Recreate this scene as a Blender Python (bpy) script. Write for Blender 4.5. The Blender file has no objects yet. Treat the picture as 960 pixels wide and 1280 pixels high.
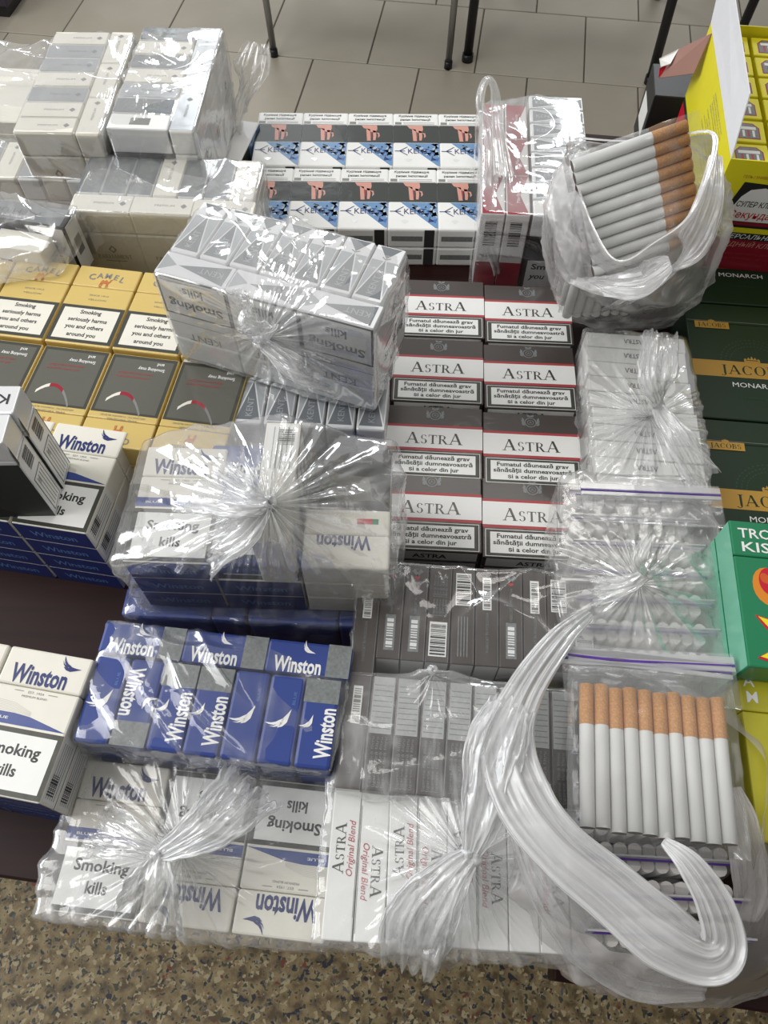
import bpy, bmesh, math, random
import numpy as np
from mathutils import Vector, Matrix, noise as mnoise

# ------------------------------------------------------------------ camera, world, lights, exposure
scene = bpy.context.scene
COL = scene.collection
CAM_H, PITCH, FPX = 0.56, math.radians(60), 960.0
cam_data = bpy.data.cameras.new('camera')
cam_data.sensor_fit = 'VERTICAL'
cam_data.sensor_height = 24.0
cam_data.lens = 24.0 * FPX / 1280.0
cam_data.clip_start = 0.01
cam = bpy.data.objects.new('camera', cam_data)
COL.objects.link(cam)
cam.location = (0, 0, CAM_H)
cam.rotation_euler = (math.pi / 2 - PITCH, 0, 0)
scene.camera = cam

world = bpy.data.worlds.new('room_light')
scene.world = world
world.use_nodes = True
wbg = world.node_tree.nodes['Background']
wbg.inputs[0].default_value = (1.0, 0.985, 0.96, 1)
wbg.inputs[1].default_value = 0.52


def area(name, loc, target, sx, sy, power, color=(1, 1, 1)):
    d = bpy.data.lights.new(name, 'AREA')
    d.shape = 'RECTANGLE'
    d.size, d.size_y = sx, sy
    d.energy = power
    d.color = color
    o = bpy.data.objects.new(name, d)
    COL.objects.link(o)
    o.location = loc
    o.rotation_euler = (Vector(target) - Vector(loc)).to_track_quat('-Z', 'Y').to_euler()
    return o


area('window_or_glint_light', (-2.6, 0.6, 1.25), (0, 0.5, 0), 1.9, 1.5, 36, (0.93, 0.97, 1.0))
area('window_or_glint_light', (-0.7, 4.2, 2.2), (0, 0.5, 0), 0.9, 0.9, 22, (0.93, 0.97, 1.0))  # far lamp added to give glints on the plastic film
area('window_or_glint_light', (1.3, 4.0, 2.2), (0, 0.5, 0), 0.7, 0.9, 15, (0.93, 0.97, 1.0))  # second added far lamp, also for film glints
area('overhead_fill', (0.3, 1.5, 2.0), (0.2, 0.8, 0), 1.2, 0.3, 6, (1.0, 0.97, 0.92))  # added overhead fill, stands for no actual fixture

area('overhead_fill', (-1.25, 0.35, 1.6), (0.0, 0.4, 0), 1.0, 0.8, 17, (1.0, 0.985, 0.96))  # added fill that brightens upward faces, no real ceiling lamp

scene.view_settings.view_transform = 'Standard'
scene.view_settings.look = 'None'
scene.view_settings.gamma = 1.0
scene.view_settings.use_curve_mapping = False
scene.view_settings.exposure = 0.0
scene.cycles.transparent_max_bounces = 32
scene.cycles.max_bounces = 8
scene.cycles.use_denoising = True
scene.cycles.caustics_reflective = False
scene.cycles.caustics_refractive = False

rng = random.Random(7)
MM = 0.001

# ------------------------------------------------------------------ helpers


def at(px, py, z):
    """point of height z seen at a pixel of the photograph"""
    fw = Vector((0, math.cos(PITCH), -math.sin(PITCH)))
    up = Vector((0, math.sin(PITCH), math.cos(PITCH)))
    r = fw + Vector((1, 0, 0)) * ((px - 480) / FPX) + up * ((640 - py) / FPX)
    t = (z - CAM_H) / r.z
    return Vector((r.x * t, r.y * t, z))


class Frame:
    """ground frame: origin at pixel p0, x axis towards pixel p1, both at height z; units mm"""

    def __init__(self, p0, p1, z, ang=None):
        a = at(*p0, z)
        if ang is None:
            b = at(*p1, z)
            ang = math.atan2(b.y - a.y, b.x - a.x)
        else:
            ang = math.radians(ang)
        self.o, self.a = a, ang
        self.u = Vector((math.cos(ang), math.sin(ang), 0))
        self.v = Vector((-math.sin(ang), math.cos(ang), 0))

    def w(self, u, v, z=0.0):
        p = self.o + self.u * (u * MM) + self.v * (v * MM)
        return Vector((p.x, p.y, z))


MATS = {}


def nt_new(name):
    m = bpy.data.materials.new(name)
    m.use_nodes = True
    nt = m.node_tree
    b = nt.nodes['Principled BSDF']
    return m, nt, b


def card(name, col, rough=0.45, coat=0.22, var=0.03, metal=0.0, crinkle=0.0, scale=60):
    """printed card, optionally under shiny wrap"""
    if name in MATS:
        return MATS[name]
    m, nt, b = nt_new(name)
    N, L = nt.nodes, nt.links
    tc = N.new('ShaderNodeTexCoord')
    nz = N.new('ShaderNodeTexNoise')
    nz.inputs['Scale'].default_value = scale
    nz.inputs['Detail'].default_value = 3
    L.new(tc.outputs['Object'], nz.inputs['Vector'])
    mx = N.new('ShaderNodeMix')
    mx.data_type = 'RGBA'
    mx.inputs[6].default_value = (*[max(0, c * (1 - var * 2)) for c in col], 1)
    mx.inputs[7].default_value = (*[min(1, c * (1 + var)) for c in col], 1)
    L.new(nz.outputs['Fac'], mx.inputs[0])
    L.new(mx.outputs[2], b.inputs['Base Color'])
    b.inputs['Roughness'].default_value = rough
    b.inputs['Metallic'].default_value = metal
    b.inputs['Coat Weight'].default_value = coat * 0.5
    b.inputs['Coat Roughness'].default_value = 0.12
    b.inputs['Specular IOR Level'].default_value = 0.3
    geo = N.new('ShaderNodeNewGeometry')
    n2 = N.new('ShaderNodeTexNoise')
    n2.inputs['Scale'].default_value = 45
    n2.inputs['Detail'].default_value = 2
    n2.inputs['Distortion'].default_value = 0.8
    L.new(geo.outputs['Position'], n2.inputs['Vector'])
    bp = N.new('ShaderNodeBump')
    bp.inputs['Strength'].default_value = 0.35
    bp.inputs['Distance'].default_value = 0.0012
    L.new(n2.outputs['Fac'], bp.inputs['Height'])
    L.new(bp.outputs['Normal'], b.inputs['Coat Normal'])
    MATS[name] = m
    return m


def film(name, milk=0.08, gather=0.5, crease=0.10, tint=(0.96, 0.97, 0.98), rough=0.10, bump=0.8, spec=1.0):
    if name in MATS:
        return MATS[name]
    m = bpy.data.materials.new(name)
    m.use_nodes = True
    nt = m.node_tree
    N, L = nt.nodes, nt.links
    for n in list(N):
        N.remove(n)
    out = N.new('ShaderNodeOutputMaterial')
    geo = N.new('ShaderNodeNewGeometry')
    att = N.new('ShaderNodeAttribute')
    att.attribute_name = 'gather'

    def noise(scale, detail, dist, vec=None):
        n = N.new('ShaderNodeTexNoise')
        n.inputs['Scale'].default_value = scale
        n.inputs['Detail'].default_value = detail
        n.inputs['Distortion'].default_value = dist
        L.new(vec or geo.outputs['Position'], n.inputs['Vector'])
        return n

    def math_(op, a, b=None, clamp=False):
        n = N.new('ShaderNodeMath')
        n.operation = op
        n.use_clamp = clamp
        for i, v in enumerate((a, b)):
            if v is None:
                continue
            if isinstance(v, (int, float)):
                n.inputs[i].default_value = v
            else:
                L.new(v, n.inputs[i])
        return n.outputs[0]

    def ridge(scale, detail, dist, vec=None):
        n = noise(scale, detail, dist, vec)
        a = math_('ABSOLUTE', math_('SUBTRACT', n.outputs['Fac'], 0.5))
        return math_('SUBTRACT', 1.0, math_('MULTIPLY', a, 5.0), True)   # thin ridges

    mp = N.new('ShaderNodeMapping')
    mp.inputs['Rotation'].default_value = (0.2, 0.1, 0.9)
    mp.inputs['Scale'].default_value = (1.0, 0.22, 1.0)
    L.new(geo.outputs['Position'], mp.inputs['Vector'])
    r1 = ridge(26, 2, 0.6)
    r2 = ridge(60, 2, 0.5, mp.outputs['Vector'])
    r3 = ridge(120, 1, 0.3)
    n0 = noise(14, 2, 0.4)
    msk = math_('MULTIPLY', math_('SUBTRACT', n0.outputs['Fac'], 0.42), 5.0, True)   # creased only in places
    h = math_('ADD', math_('ADD', math_('MULTIPLY', r1, 0.8), math_('MULTIPLY', r2, 0.5)), math_('MULTIPLY', r3, 0.08))
    h = math_('MULTIPLY', h, math_('ADD', msk, 0.12))
    n1 = noise(20, 1, 0.0)
    h = math_('ADD', h, math_('MULTIPLY', n1.outputs['Fac'], 1.2))
    bp = N.new('ShaderNodeBump')
    bp.inputs['Strength'].default_value = bump * 0.8
    bp.inputs['Distance'].default_value = 0.0009
    L.new(h, bp.inputs['Height'])
    tr = N.new('ShaderNodeBsdfTransparent')
    tr.inputs[0].default_value = (0.995, 0.996, 0.997, 1)
    df = N.new('ShaderNodeBsdfDiffuse')
    df.inputs[0].default_value = (*tint, 1)
    tl = N.new('ShaderNodeBsdfTranslucent')
    tl.inputs[0].default_value = (*tint, 1)
    mw = N.new('ShaderNodeMixShader')
    mw.inputs[0].default_value = 0.3
    L.new(df.outputs[0], mw.inputs[1])
    L.new(tl.outputs[0], mw.inputs[2])
    # density of the film: base haze, folded creases, layers gathered at the knot
    cr = math_('MULTIPLY', math_('POWER', math_('MULTIPLY', r1, math_('ADD', r2, 0.25)), 2.0), msk)
    f = math_('ADD', math_('MULTIPLY', cr, crease), milk)
    f = math_('ADD', f, math_('MULTIPLY', att.outputs['Fac'], gather), True)
    base = N.new('ShaderNodeMixShader')
    L.new(f, base.inputs[0])
    L.new(tr.outputs[0], base.inputs[1])
    L.new(mw.outputs[0], base.inputs[2])
    gl = N.new('ShaderNodeBsdfGlossy')
    gl.inputs['Roughness'].default_value = rough
    gl.inputs[0].default_value = (1, 1, 1, 1)
    L.new(bp.outputs['Normal'], gl.inputs['Normal'])
    fr = N.new('ShaderNodeFresnel')
    fr.inputs['IOR'].default_value = 1.5
    ff = math_('MINIMUM', math_('MULTIPLY', fr.outputs[0], 1.25 * spec), 0.32)
    o = N.new('ShaderNodeMixShader')
    L.new(ff, o.inputs[0])
    L.new(base.outputs[0], o.inputs[1])
    L.new(gl.outputs[0], o.inputs[2])
    L.new(o.outputs[0], out.inputs['Surface'])
    MATS[name] = m
    return m


def props(o, label=None, cat=None, group=None, kind=None):
    if label:
        if len(label.split()) > 16:
            print('LONG', label)
        o['label'] = label
    if cat:
        o['category'] = cat
    if group:
        o['group'] = group
    if kind:
        o['kind'] = kind
    return o


def empty(name, loc, rot=(0, 0, 0), label=None, cat=None, group=None, kind=None):
    o = bpy.data.objects.new(name, None)
    o.empty_display_size = 0.02
    COL.objects.link(o)
    o.location = loc
    o.rotation_euler = rot
    return props(o, label, cat, group, kind)


def mobj(name, me, parent=None, mat=None, matrix=None):
    o = bpy.data.objects.new(name, me)
    COL.objects.link(o)
    if mat is not None and not me.materials:
        me.materials.append(mat)
    if parent is not None:
        o.parent = parent
    if matrix is not None:
        o.matrix_basis = matrix
    return o


def mesh_np(name, V, F, mat=None, smooth=True, attr=None):
    me = bpy.data.meshes.new(name)
    V = np.asarray(V, dtype=np.float32)
    F = np.asarray(F, dtype=np.int32)
    me.vertices.add(len(V))
    me.vertices.foreach_set('co', V.ravel())
    k = F.shape[1]
    me.loops.add(F.size)
    me.loops.foreach_set('vertex_index', F.ravel())
    me.polygons.add(len(F))
    me.polygons.foreach_set('loop_start', np.arange(0, F.size, k, dtype=np.int32))
    me.polygons.foreach_set('loop_total', np.full(len(F), k, dtype=np.int32))
    me.polygons.foreach_set('use_smooth', np.full(len(F), smooth))
    me.update(calc_edges=True)
    if attr is not None:
        a = me.attributes.new('gather', 'FLOAT', 'POINT')
        a.data.foreach_set('value', np.asarray(attr, dtype=np.float32))
    if mat is not None:
        me.materials.append(mat)
    return me


def box_mesh(name, x0, x1, y0, y1, z0, z1, bevel=0.0, seg=2, mat=None, only=None):
    """box in metres"""
    bm = bmesh.new()
    vs = [bm.verts.new((x, y, z)) for x in (x0, x1) for y in (y0, y1) for z in (z0, z1)]
    for f in ((0, 1, 3, 2), (4, 6, 7, 5), (0, 4, 5, 1), (2, 3, 7, 6), (0, 2, 6, 4), (1, 5, 7, 3)):
        bm.faces.new([vs[i] for i in f])
    if bevel > 0:
        bmesh.ops.bevel(bm, geom=bm.edges[:], offset=bevel, segments=seg, affect='EDGES', profile=0.5)
    me = bpy.data.meshes.new(name)
    bm.to_mesh(me)
    bm.free()
    for p in me.polygons:
        p.use_smooth = False
    if mat:
        me.materials.append(mat)
    return me


# ------------------------------------------------------------------ lettering
TXT = {}


def text_geo(s, bold):
    """triangulated flat lettering from the built-in font, cap height 1, centred at the origin"""
    k = (s, bold)
    if k in TXT:
        return TXT[k]
    cu = bpy.data.curves.new('lettering', 'FONT')
    cu.body = s
    cu.resolution_u = 2
    cu.offset = bold
    cu.align_x = 'CENTER'
    ob = bpy.data.objects.new('lettering', cu)
    me = bpy.data.meshes.new_from_object(ob)
    V = [(v.co.x / 0.70, v.co.y / 0.70) for v in me.vertices]
    F = [tuple(p.vertices) for p in me.polygons]
    bpy.data.objects.remove(ob)
    bpy.data.curves.remove(cu)
    bpy.data.meshes.remove(me)
    TXT[k] = (V, F)
    return TXT[k]


def seg(p, q, w0, w1=None):
    w1 = w0 if w1 is None else w1
    dx, dy = q[0] - p[0], q[1] - p[1]
    # horizontal cut ends keep letters flat on the base line
    if abs(dy) > abs(dx) * 0.3:
        l = math.hypot(dx, dy) / abs(dy)
        return [(p[0] - w0 * l / 2, p[1]), (p[0] + w0 * l / 2, p[1]), (q[0] + w1 * l / 2, q[1]), (q[0] - w1 * l / 2, q[1])]
    return [(p[0], p[1] - w0 / 2), (q[0], q[1] - w1 / 2), (q[0], q[1] + w1 / 2), (p[0], p[1] + w0 / 2)]


def arc(cx, cy, rx, ry, a0, a1, thick=0.17, thin=0.05, n=12):
    out = []
    pts = []
    for i in range(n + 1):
        a = math.radians(a0 + (a1 - a0) * i / n)
        w = thin + (thick - thin) * abs(math.cos(a)) ** 1.3
        c, s = math.cos(a), math.sin(a)
        pts.append(((cx + (rx - w / 2) * c - w / 2 * c, cy + (ry - thin / 2) * s - w / 4 * s),
                    (cx + (rx - w / 2) * c + w / 2 * c, cy + (ry - thin / 2) * s + thin / 2 * s)))
    for i in range(n):
        out.append([pts[i][0], pts[i][1], pts[i + 1][1], pts[i + 1][0]])
    return out


K_, T_ = 0.16, 0.06


def srf(x, y, w):
    return [(x - w / 2, y), (x + w / 2, y), (x + w / 2, y + 0.05), (x - w / 2, y + 0.05)]


def stem(x, y0=0, y1=1):
    return [seg((x, y0), (x, y1), K_), srf(x, y0, K_ + 0.18), srf(x, y1 - 0.05, K_ + 0.18)]


SER = {
    'A': (0.95, [seg((0.12, 0), (0.46, 1), T_), seg((0.80, 0), (0.46, 1), K_), seg((0.22, 0.33), (0.68, 0.33), T_),
                 srf(0.12, 0, 0.26), srf(0.80, 0, 0.32)]),
    'S': (0.62, arc(0.31, 0.74, 0.25, 0.26, 20, 265, 0.14) + arc(0.31, 0.27, 0.27, 0.27, 90, -160, 0.15)),
    'T': (0.80, stem(0.40) + [seg((0.04, 0.97), (0.76, 0.97), 0.06), seg((0.06, 0.76), (0.06, 1), 0.05), seg((0.74, 0.76), (0.74, 1), 0.05)]),
    'R': (0.86, stem(0.17) + arc(0.33, 0.745, 0.32, 0.255, 90, -90, 0.15) + [seg((0.17, 0.97), (0.35, 0.97), 0.06), seg((0.17, 0.50), (0.35, 0.50), 0.06),
                 seg((0.72, 0), (0.40, 0.50), K_), srf(0.76, 0, 0.26)]),
    'J': (0.50, [seg((0.30, 0.0), (0.30, 1), K_), srf(0.30, 0.95, K_ + 0.18)] + arc(0.17, 0.0, 0.21, 0.22, 0, -150, 0.12)),
    'C': (0.84, arc(0.44, 0.5, 0.40, 0.51, 40, 320, 0.17) + [seg((0.76, 0.68), (0.76, 0.92), 0.05)]),
    'O': (0.94, arc(0.47, 0.5, 0.42, 0.51, 0, 360, 0.17, n=20)),
    'B': (0.76, stem(0.17) + arc(0.33, 0.76, 0.27, 0.24, 90, -90, 0.14) + arc(0.35, 0.265, 0.33, 0.265, 90, -90, 0.16)
          + [seg((0.17, 0.97), (0.35, 0.97), 0.06), seg((0.17, 0.52), (0.35, 0.52), 0.06), seg((0.17, 0.03), (0.35, 0.03), 0.06)]),
    'P': (0.74, stem(0.17) + arc(0.33, 0.73, 0.32, 0.27, 90, -90, 0.15) + [seg((0.17, 0.97), (0.35, 0.97), 0.06), seg((0.17, 0.47), (0.35, 0.47), 0.06)]),
    'L': (0.70, stem(0.17) + [seg((0.17, 0.03), (0.62, 0.03), 0.06), seg((0.62, 0), (0.62, 0.22), 0.05)]),
    'I': (0.36, stem(0.18)),
    'M': (1.05, [seg((0.15, 0), (0.15, 1), T_), seg((0.53, 0.05), (0.17, 1), K_), seg((0.53, 0.05), (0.86, 1), T_), seg((0.88, 0), (0.88, 1), K_),
                 srf(0.15, 0, 0.26), srf(0.88, 0, 0.34), srf(0.12, 0.95, 0.2), srf(0.91, 0.95, 0.24)]),
    'E': (0.74, stem(0.17) + [seg((0.17, 0.97), (0.62, 0.97), 0.06), seg((0.17, 0.52), (0.50, 0.52), 0.06), seg((0.17, 0.03), (0.66, 0.03), 0.06),
                 seg((0.62, 0.78), (0.62, 1), 0.05), seg((0.66, 0), (0.66, 0.22), 0.05)]),
    'N': (0.90, [seg((0.15, 0), (0.15, 1), T_), seg((0.74, 0), (0.17, 1), K_), seg((0.76, 0), (0.76, 1), T_), srf(0.15, 0, 0.26), srf(0.76, 0.95, 0.26), srf(0.12, 0.95, 0.2)]),
    ' ': (0.35, []),
}


class Print:
    """flat print for one face of a pack, in mm about the face's centre; turned into ONE mesh"""

    def __init__(self, W, H, T, face='front', rot=0):
        X, Y, Z = Vector((1, 0, 0)), Vector((0, 1, 0)), Vector((0, 0, 1))
        n, up, d = {'front': (Z, Y, T / 2), 'back': (-Z, Y, T / 2), 'right': (X, Y, W / 2), 'left': (-X, Y, W / 2),
                    'top': (Y, -Z, H / 2), 'bottom': (-Y, Z, H / 2)}[face]
        right = up.cross(n)
        self.n, self.d = n, d
        a = math.radians(rot)
        self.r = right * math.cos(a) + up * math.sin(a)
        self.u = up * math.cos(a) - right * math.sin(a)
        self.V, self.F, self.M, self.mats = [], [], [], []
        self.layer = 1

    def _m(self, m):
        if m not in self.mats:
            self.mats.append(m)
        return self.mats.index(m)

    def _p(self, x, y, layer):
        return (self.r * x + self.u * y + self.n * (self.d + 0.07 * layer)) * MM

    def poly(self, pts, m, layer=None):
        layer = layer or self.layer
        i = len(self.V)
        self.V += [self._p(x, y, layer) for x, y in pts]
        self.F.append(tuple(range(i, i + len(pts))))
        self.M.append(self._m(m))
        return self

    def rect(self, x0, y0, x1, y1, m, layer=None):
        return self.poly([(x0, y0), (x1, y0), (x1, y1), (x0, y1)], m, layer)

    def geo(self, V, F, m, x, y, sx, sy, layer, shear=0.0, rot=0.0):
        i = len(self.V)
        c, s = math.cos(math.radians(rot)), math.sin(math.radians(rot))
        for vx, vy in V:
            ax, ay = (vx + vy * shear) * sx, vy * sy
            self.V.append(self._p(x + ax * c - ay * s, y + ax * s + ay * c, layer))
        for f in F:
            self.F.append(tuple(j + i for j in f))
            self.M.append(self._m(m))

    def text(self, s, x, y, h, m, w=None, xs=1.0, bold=0.0, shear=0.0, rot=0.0, layer=3):
        V, F = text_geo(s, bold)
        wid = max(v[0] for v in V) - min(v[0] for v in V)
        sx = h * xs if w is None else w / wid
        V = [(a, b - 0.5) for a, b in V]
        self.geo(V, F, m, x, y, sx, h, layer, shear, rot)
        return self

    def serif(self, s, x, y, h, m, w=None, rot=0.0, layer=3, small=None):
        """serif capitals; small = cap height of the letters between the first and last"""
        quads, cx = [], 0.0
        for i, ch in enumerate(s):
            k = 1.0 if (small is None or i in (0, len(s) - 1)) else small
            adv, qs = SER[ch]
            off = 0.0 if small is None else 0.0
            quads += [[(cx + px * k, py * k + off) for px, py in q] for q in qs]
            cx += (adv + 0.06) * k
        sx = h if w is None else w / cx
        for q in quads:
            self.geo([(a - cx / 2, b - 0.5) for a, b in q], [tuple(range(len(q)))], m, x, y, sx, h, layer, 0, rot)
        return self

    def frame(self, x0, y0, x1, y1, t, m, inner, layer=1):
        self.rect(x0, y0, x1, y1, m, layer)
        self.rect(x0 + t, y0 + t, x1 - t, y1 - t, inner, layer + 1)
        return self

    def bars(self, x0, y0, x1, y1, m, n, layer=3, seed=1, along='x'):
        r = random.Random(seed)
        p = 0.0
        L = (x1 - x0) if along == 'x' else (y1 - y0)
        ws = [(r.choice((1, 1, 2, 3)), r.choice((1, 1, 2))) for _ in range(n)]
        tot = sum(a + b for a, b in ws)
        for a, b in ws:
            q = p + a * L / tot
            if along == 'x':
                self.rect(x0 + p, y0, x0 + q, y1, m, layer)
            else:
                self.rect(x0, y0 + p, x1, y0 + q, m, layer)
            p = q + b * L / tot
        return self

    def mesh(self, name):
        me = bpy.data.meshes.new(name)
        me.from_pydata([tuple(v) for v in self.V], [], self.F)
        for m in self.mats:
            me.materials.append(m)
        me.polygons.foreach_set('material_index', self.M)
        me.update()
        return me


# colours
WHITE = card('white card', (0.83, 0.83, 0.81))
CREAM = card('cream card', (0.78, 0.755, 0.67))
INK = card('dark ink', (0.035, 0.035, 0.035), 0.5, 0.3)
GREYINK = card('grey ink', (0.22, 0.22, 0.21), 0.5, 0.3)
FRAMEC = card('dark olive border', (0.055, 0.055, 0.045), 0.4)
NAVY = card('navy ink', (0.018, 0.030, 0.15), 0.45)
BLUE = card('royal blue card', (0.030, 0.058, 0.25), 0.4, 0.4)
BLUE2 = card('pale blue ink', (0.10, 0.20, 0.45), 0.4)
SILVER = card('silver card', (0.38, 0.40, 0.42), 0.32, 0.8, metal=0.35)
DSILV = card('dark silver ink', (0.17, 0.185, 0.20), 0.4, 0.4, metal=0.2)
PSILV = card('pale silver card', (0.76, 0.77, 0.78), 0.32, 0.8, metal=0.2)
YELLOW = card('mustard yellow card', (0.64, 0.47, 0.15), 0.42, 0.7)
ORANGE = card('orange ink', (0.52, 0.16, 0.05), 0.45)
BROWN = card('dark brown card', (0.060, 0.048, 0.043), 0.38, 0.7)
REDLINE = card('dull red ink', (0.42, 0.05, 0.06), 0.45)
RED = card('dark red card', (0.30, 0.012, 0.03), 0.35, 0.7)
PINK = card('skin pink ink', (0.62, 0.30, 0.24), 0.5)
PHOTO = card('dark green grey print', (0.028, 0.033, 0.028), 0.45)
PHOTO2 = card('grey green print', (0.115, 0.115, 0.095), 0.4)
STAMP = card('grey tax stamp', (0.22, 0.24, 0.24), 0.45, 0.6, var=0.3, scale=400)
BLACKC = card('black card', (0.018, 0.018, 0.02), 0.5, 0.2)
JGREEN = card('deep green card', (0.010, 0.030, 0.012), 0.4, 0.15)
JGREEN2 = card('dark green ink', (0.020, 0.065, 0.025), 0.4, 0.15)
GOLD = card('gold ink', (0.50, 0.28, 0.04), 0.35, 0.4)
LEMON = card('bright yellow card', (0.80, 0.72, 0.02), 0.45, 0.2)
SCARLET = card('bright red ink', (0.55, 0.01, 0.03), 0.4, 0.3)
TGREEN = card('tropical green card', (0.010, 0.20, 0.085), 0.35, 0.7)
TGREEN2 = card('pale green ink', (0.16, 0.50, 0.34), 0.35, 0.7)
OLIVEY = card('lime yellow card', (0.50, 0.46, 0.03), 0.35, 0.7)
PAPER = card('cigarette paper', (0.80, 0.80, 0.78), 0.7, 0.0)
CORK = card('cork tipping paper', (0.66, 0.34, 0.14), 0.6, 0.0, var=0.25, scale=900)
TOBACCO = card('tobacco', (0.10, 0.05, 0.02), 0.9, 0.0, var=0.5, scale=1500)
FILTER = card('filter end', (0.72, 0.70, 0.64), 0.8, 0.0)
KRAFT = card('grey brown carton', (0.22, 0.19, 0.17), 0.7, 0.0)
PURPLE = card('purple zip line', (0.10, 0.04, 0.30), 0.4)

EAGLE = [[(-7.0, 9.6), (-6.6, 7.0), (-5.4, 4.2), (-3.2, 2.0), (0.4, 0.8), (1.6, 1.6), (-0.6, 3.0), (-3.0, 4.2), (-5.0, 6.2)],
         [(-7.4, 6.0), (-6.0, 3.0), (-3.4, 0.6), (-0.6, 0.2), (-3.0, 2.2), (-5.6, 3.6)],
         [(-5.4, 1.4), (-3.0, -0.8), (0.5, -1.6), (3.6, -0.6), (8.6, 1.2), (4.6, 1.5), (1.2, 2.0), (-1.5, 1.2)]]
CAMELP = [[(-4, 0), (-4, 2.6), (-2.6, 5), (-1.2, 3.4), (0.6, 5.2), (2.2, 3.2), (3.4, 3.0), (4.2, 5.6), (6.2, 6.0), (5.2, 4.9), (4.9, 3.0), (3.6, 0.9), (2.6, 0.3)],
          [(-4.1, 0.8), (-3.0, 0.4), (-3.6, -2), (-3.0, -4.6), (-4.0, -4.6), (-4.6, -2)], [(-2.6, 0.4), (-1.6, 0.2), (-2.2, -4.4), (-2.9, -4.4)],
          [(1.6, 0.6), (2.6, 0.6), (2.4, -4.4), (1.7, -4.4)], [(2.6, 0.6), (3.3, 0.8), (3.9, -4.2), (3.2, -4.2)]]


def emblem(p, polys, x, y, s, m, layer=3, flip=1, rot=0):
    c, sn = math.cos(math.radians(rot)), math.sin(math.radians(rot))
    for q in polys:
        p.poly([(x + s * (a * flip * c - b * sn), y + s * (a * flip * sn + b * c)) for a, b in q], m, layer)


# ------------------------------------------------------------------ pack kinds
# a kind = list of (part name, mesh, index of parent part or None, label)
class Kind:
    def __init__(self, W, H, T):
        self.W, self.H, self.T = W, H, T
        self.parts = []

    def add(self, name, me, parent=None, label=None):
        self.parts.append((name, me, parent, label))
        return self

    def hardpack(self, col, lid=22, lidcol=None, bevel=0.0012):
        W, H, T = (k * MM / 2 for k in (self.W, self.H, self.T))
        g = 0.00015
        yb = H - lid * MM
        self.add('body', box_mesh('body', -W, W, -H, yb - g, -T, T, bevel, 2, col))
        self.add('lid', box_mesh('lid', -W, W, yb + g, H, -T, T, bevel, 2, lidcol or col))
        return self

    def softpack(self, col, bevel=0.0008):
        W, H, T = (k * MM / 2 for k in (self.W, self.H, self.T))
        self.add('body', box_mesh('body', -W, W, -H, H, -T, T, bevel, 2, col))
        return self

    def pr(self, face, fn, name, parent=None, rot=0, label=None):
        p = Print(self.W, self.H, self.T, face, rot)
        fn(p)
        return self.add(name, p.mesh(name), parent, label)


def k_camel():
    k = Kind(55, 88, 22.5).hardpack(YELLOW, 24)

    def brand(p):
        for i, (c, dx, dy, r, s) in enumerate((('C', -13, -1.5, 12, 9), ('A', -6.5, 0.6, 6, 8), ('M', 0.5, 1.0, 0, 8), ('E', 7.5, 0.3, -8, 8), ('L', 13.5, -1.8, -14, 8.5))):
            p.text(c, dx, 33 + dy, s * 0.72, GREYINK, xs=0.95, bold=0.02, rot=r)
        emblem(p, CAMELP, 0, 24.5, 0.95, ORANGE)
        p.text('SINCE 1913', 0, 10.5, 1.6, GREYINK, xs=1.5)
        p.text('YELLOW', 0, 5.5, 1.6, GREYINK, xs=1.8)
    k.pr('front', brand, 'brand_print')

    def warn(p):
        p.frame(-27, -42, 27, -2, 3.2, FRAMEC, CREAM)
        for s, y in (('Smoking', -9), ('seriously harms', -17.4), ('you and others', -25.2), ('around you', -33.5)):
            p.text(s, 0, y, 4.0, INK, xs=0.92, bold=0.026)
    k.pr('front', warn, 'warning_label')

    def back(p):
        p.rect(-26.5, -43, 26.5, 14, FRAMEC, 1)
        p.rect(-24, -40, 24, 12, PHOTO2, 2)
        n = 10
        pts = [(18 - 30 * t, -8 + 26 * (t - 0.45) ** 2 * 2 + 6 * t) for t in [i / n for i in range(n + 1)]]
        for i in range(n):
            a, b = pts[i], pts[i + 1]
            m = CREAM if i < 3 else (RED if i < 7 else GREYINK)
            p.poly([(a[0], a[1] - 1.6), (b[0], b[1] - 1.6), (b[0], b[1] + 1.6), (a[0], a[1] + 1.6)], m, 3)
        p.text('Smoking may', -8, -31, 3.0, WHITE, xs=0.95, bold=0.015, layer=4)
        p.text('and', -14, -36.5, 3.0, WHITE, xs=0.95, bold=0.015, layer=4)
        p.text('reduce the blood flow', 3, -25.5, 2.2, REDLINE, layer=4)
        p.text('and cause impotence', 5, -21.5, 2.2, REDLINE, layer=4)
        p.text('FINE VIRGINIA', 0, 19.5, 1.5, GREYINK, xs=1.7)
        p.text('AROMATIC TURKISH BLEND', 0, 16.4, 1.5, GREYINK, xs=1.3)
        emblem(p, CAMELP, 0, 28.5, 0.8, ORANGE)
        p.text('CAMEL', 0, 38.5, 5.5, GREYINK, xs=1.0, bold=0.02)
    k.pr('back', back, 'picture_warning')

    def side(p):
        p.rect(-9, -40, 9, 10, CREAM, 1)
        for i in range(6):
            p.rect(-7 + i * 2.6, -38, -6 + i * 2.6, 4, INK, 2)
    k.pr('right', side, 'side_print')

    def bot(p):
        p.rect(-10, -6, 8, 5, INK, 1)
    k.pr('bottom', bot, 'bar_code')
    return k


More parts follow.
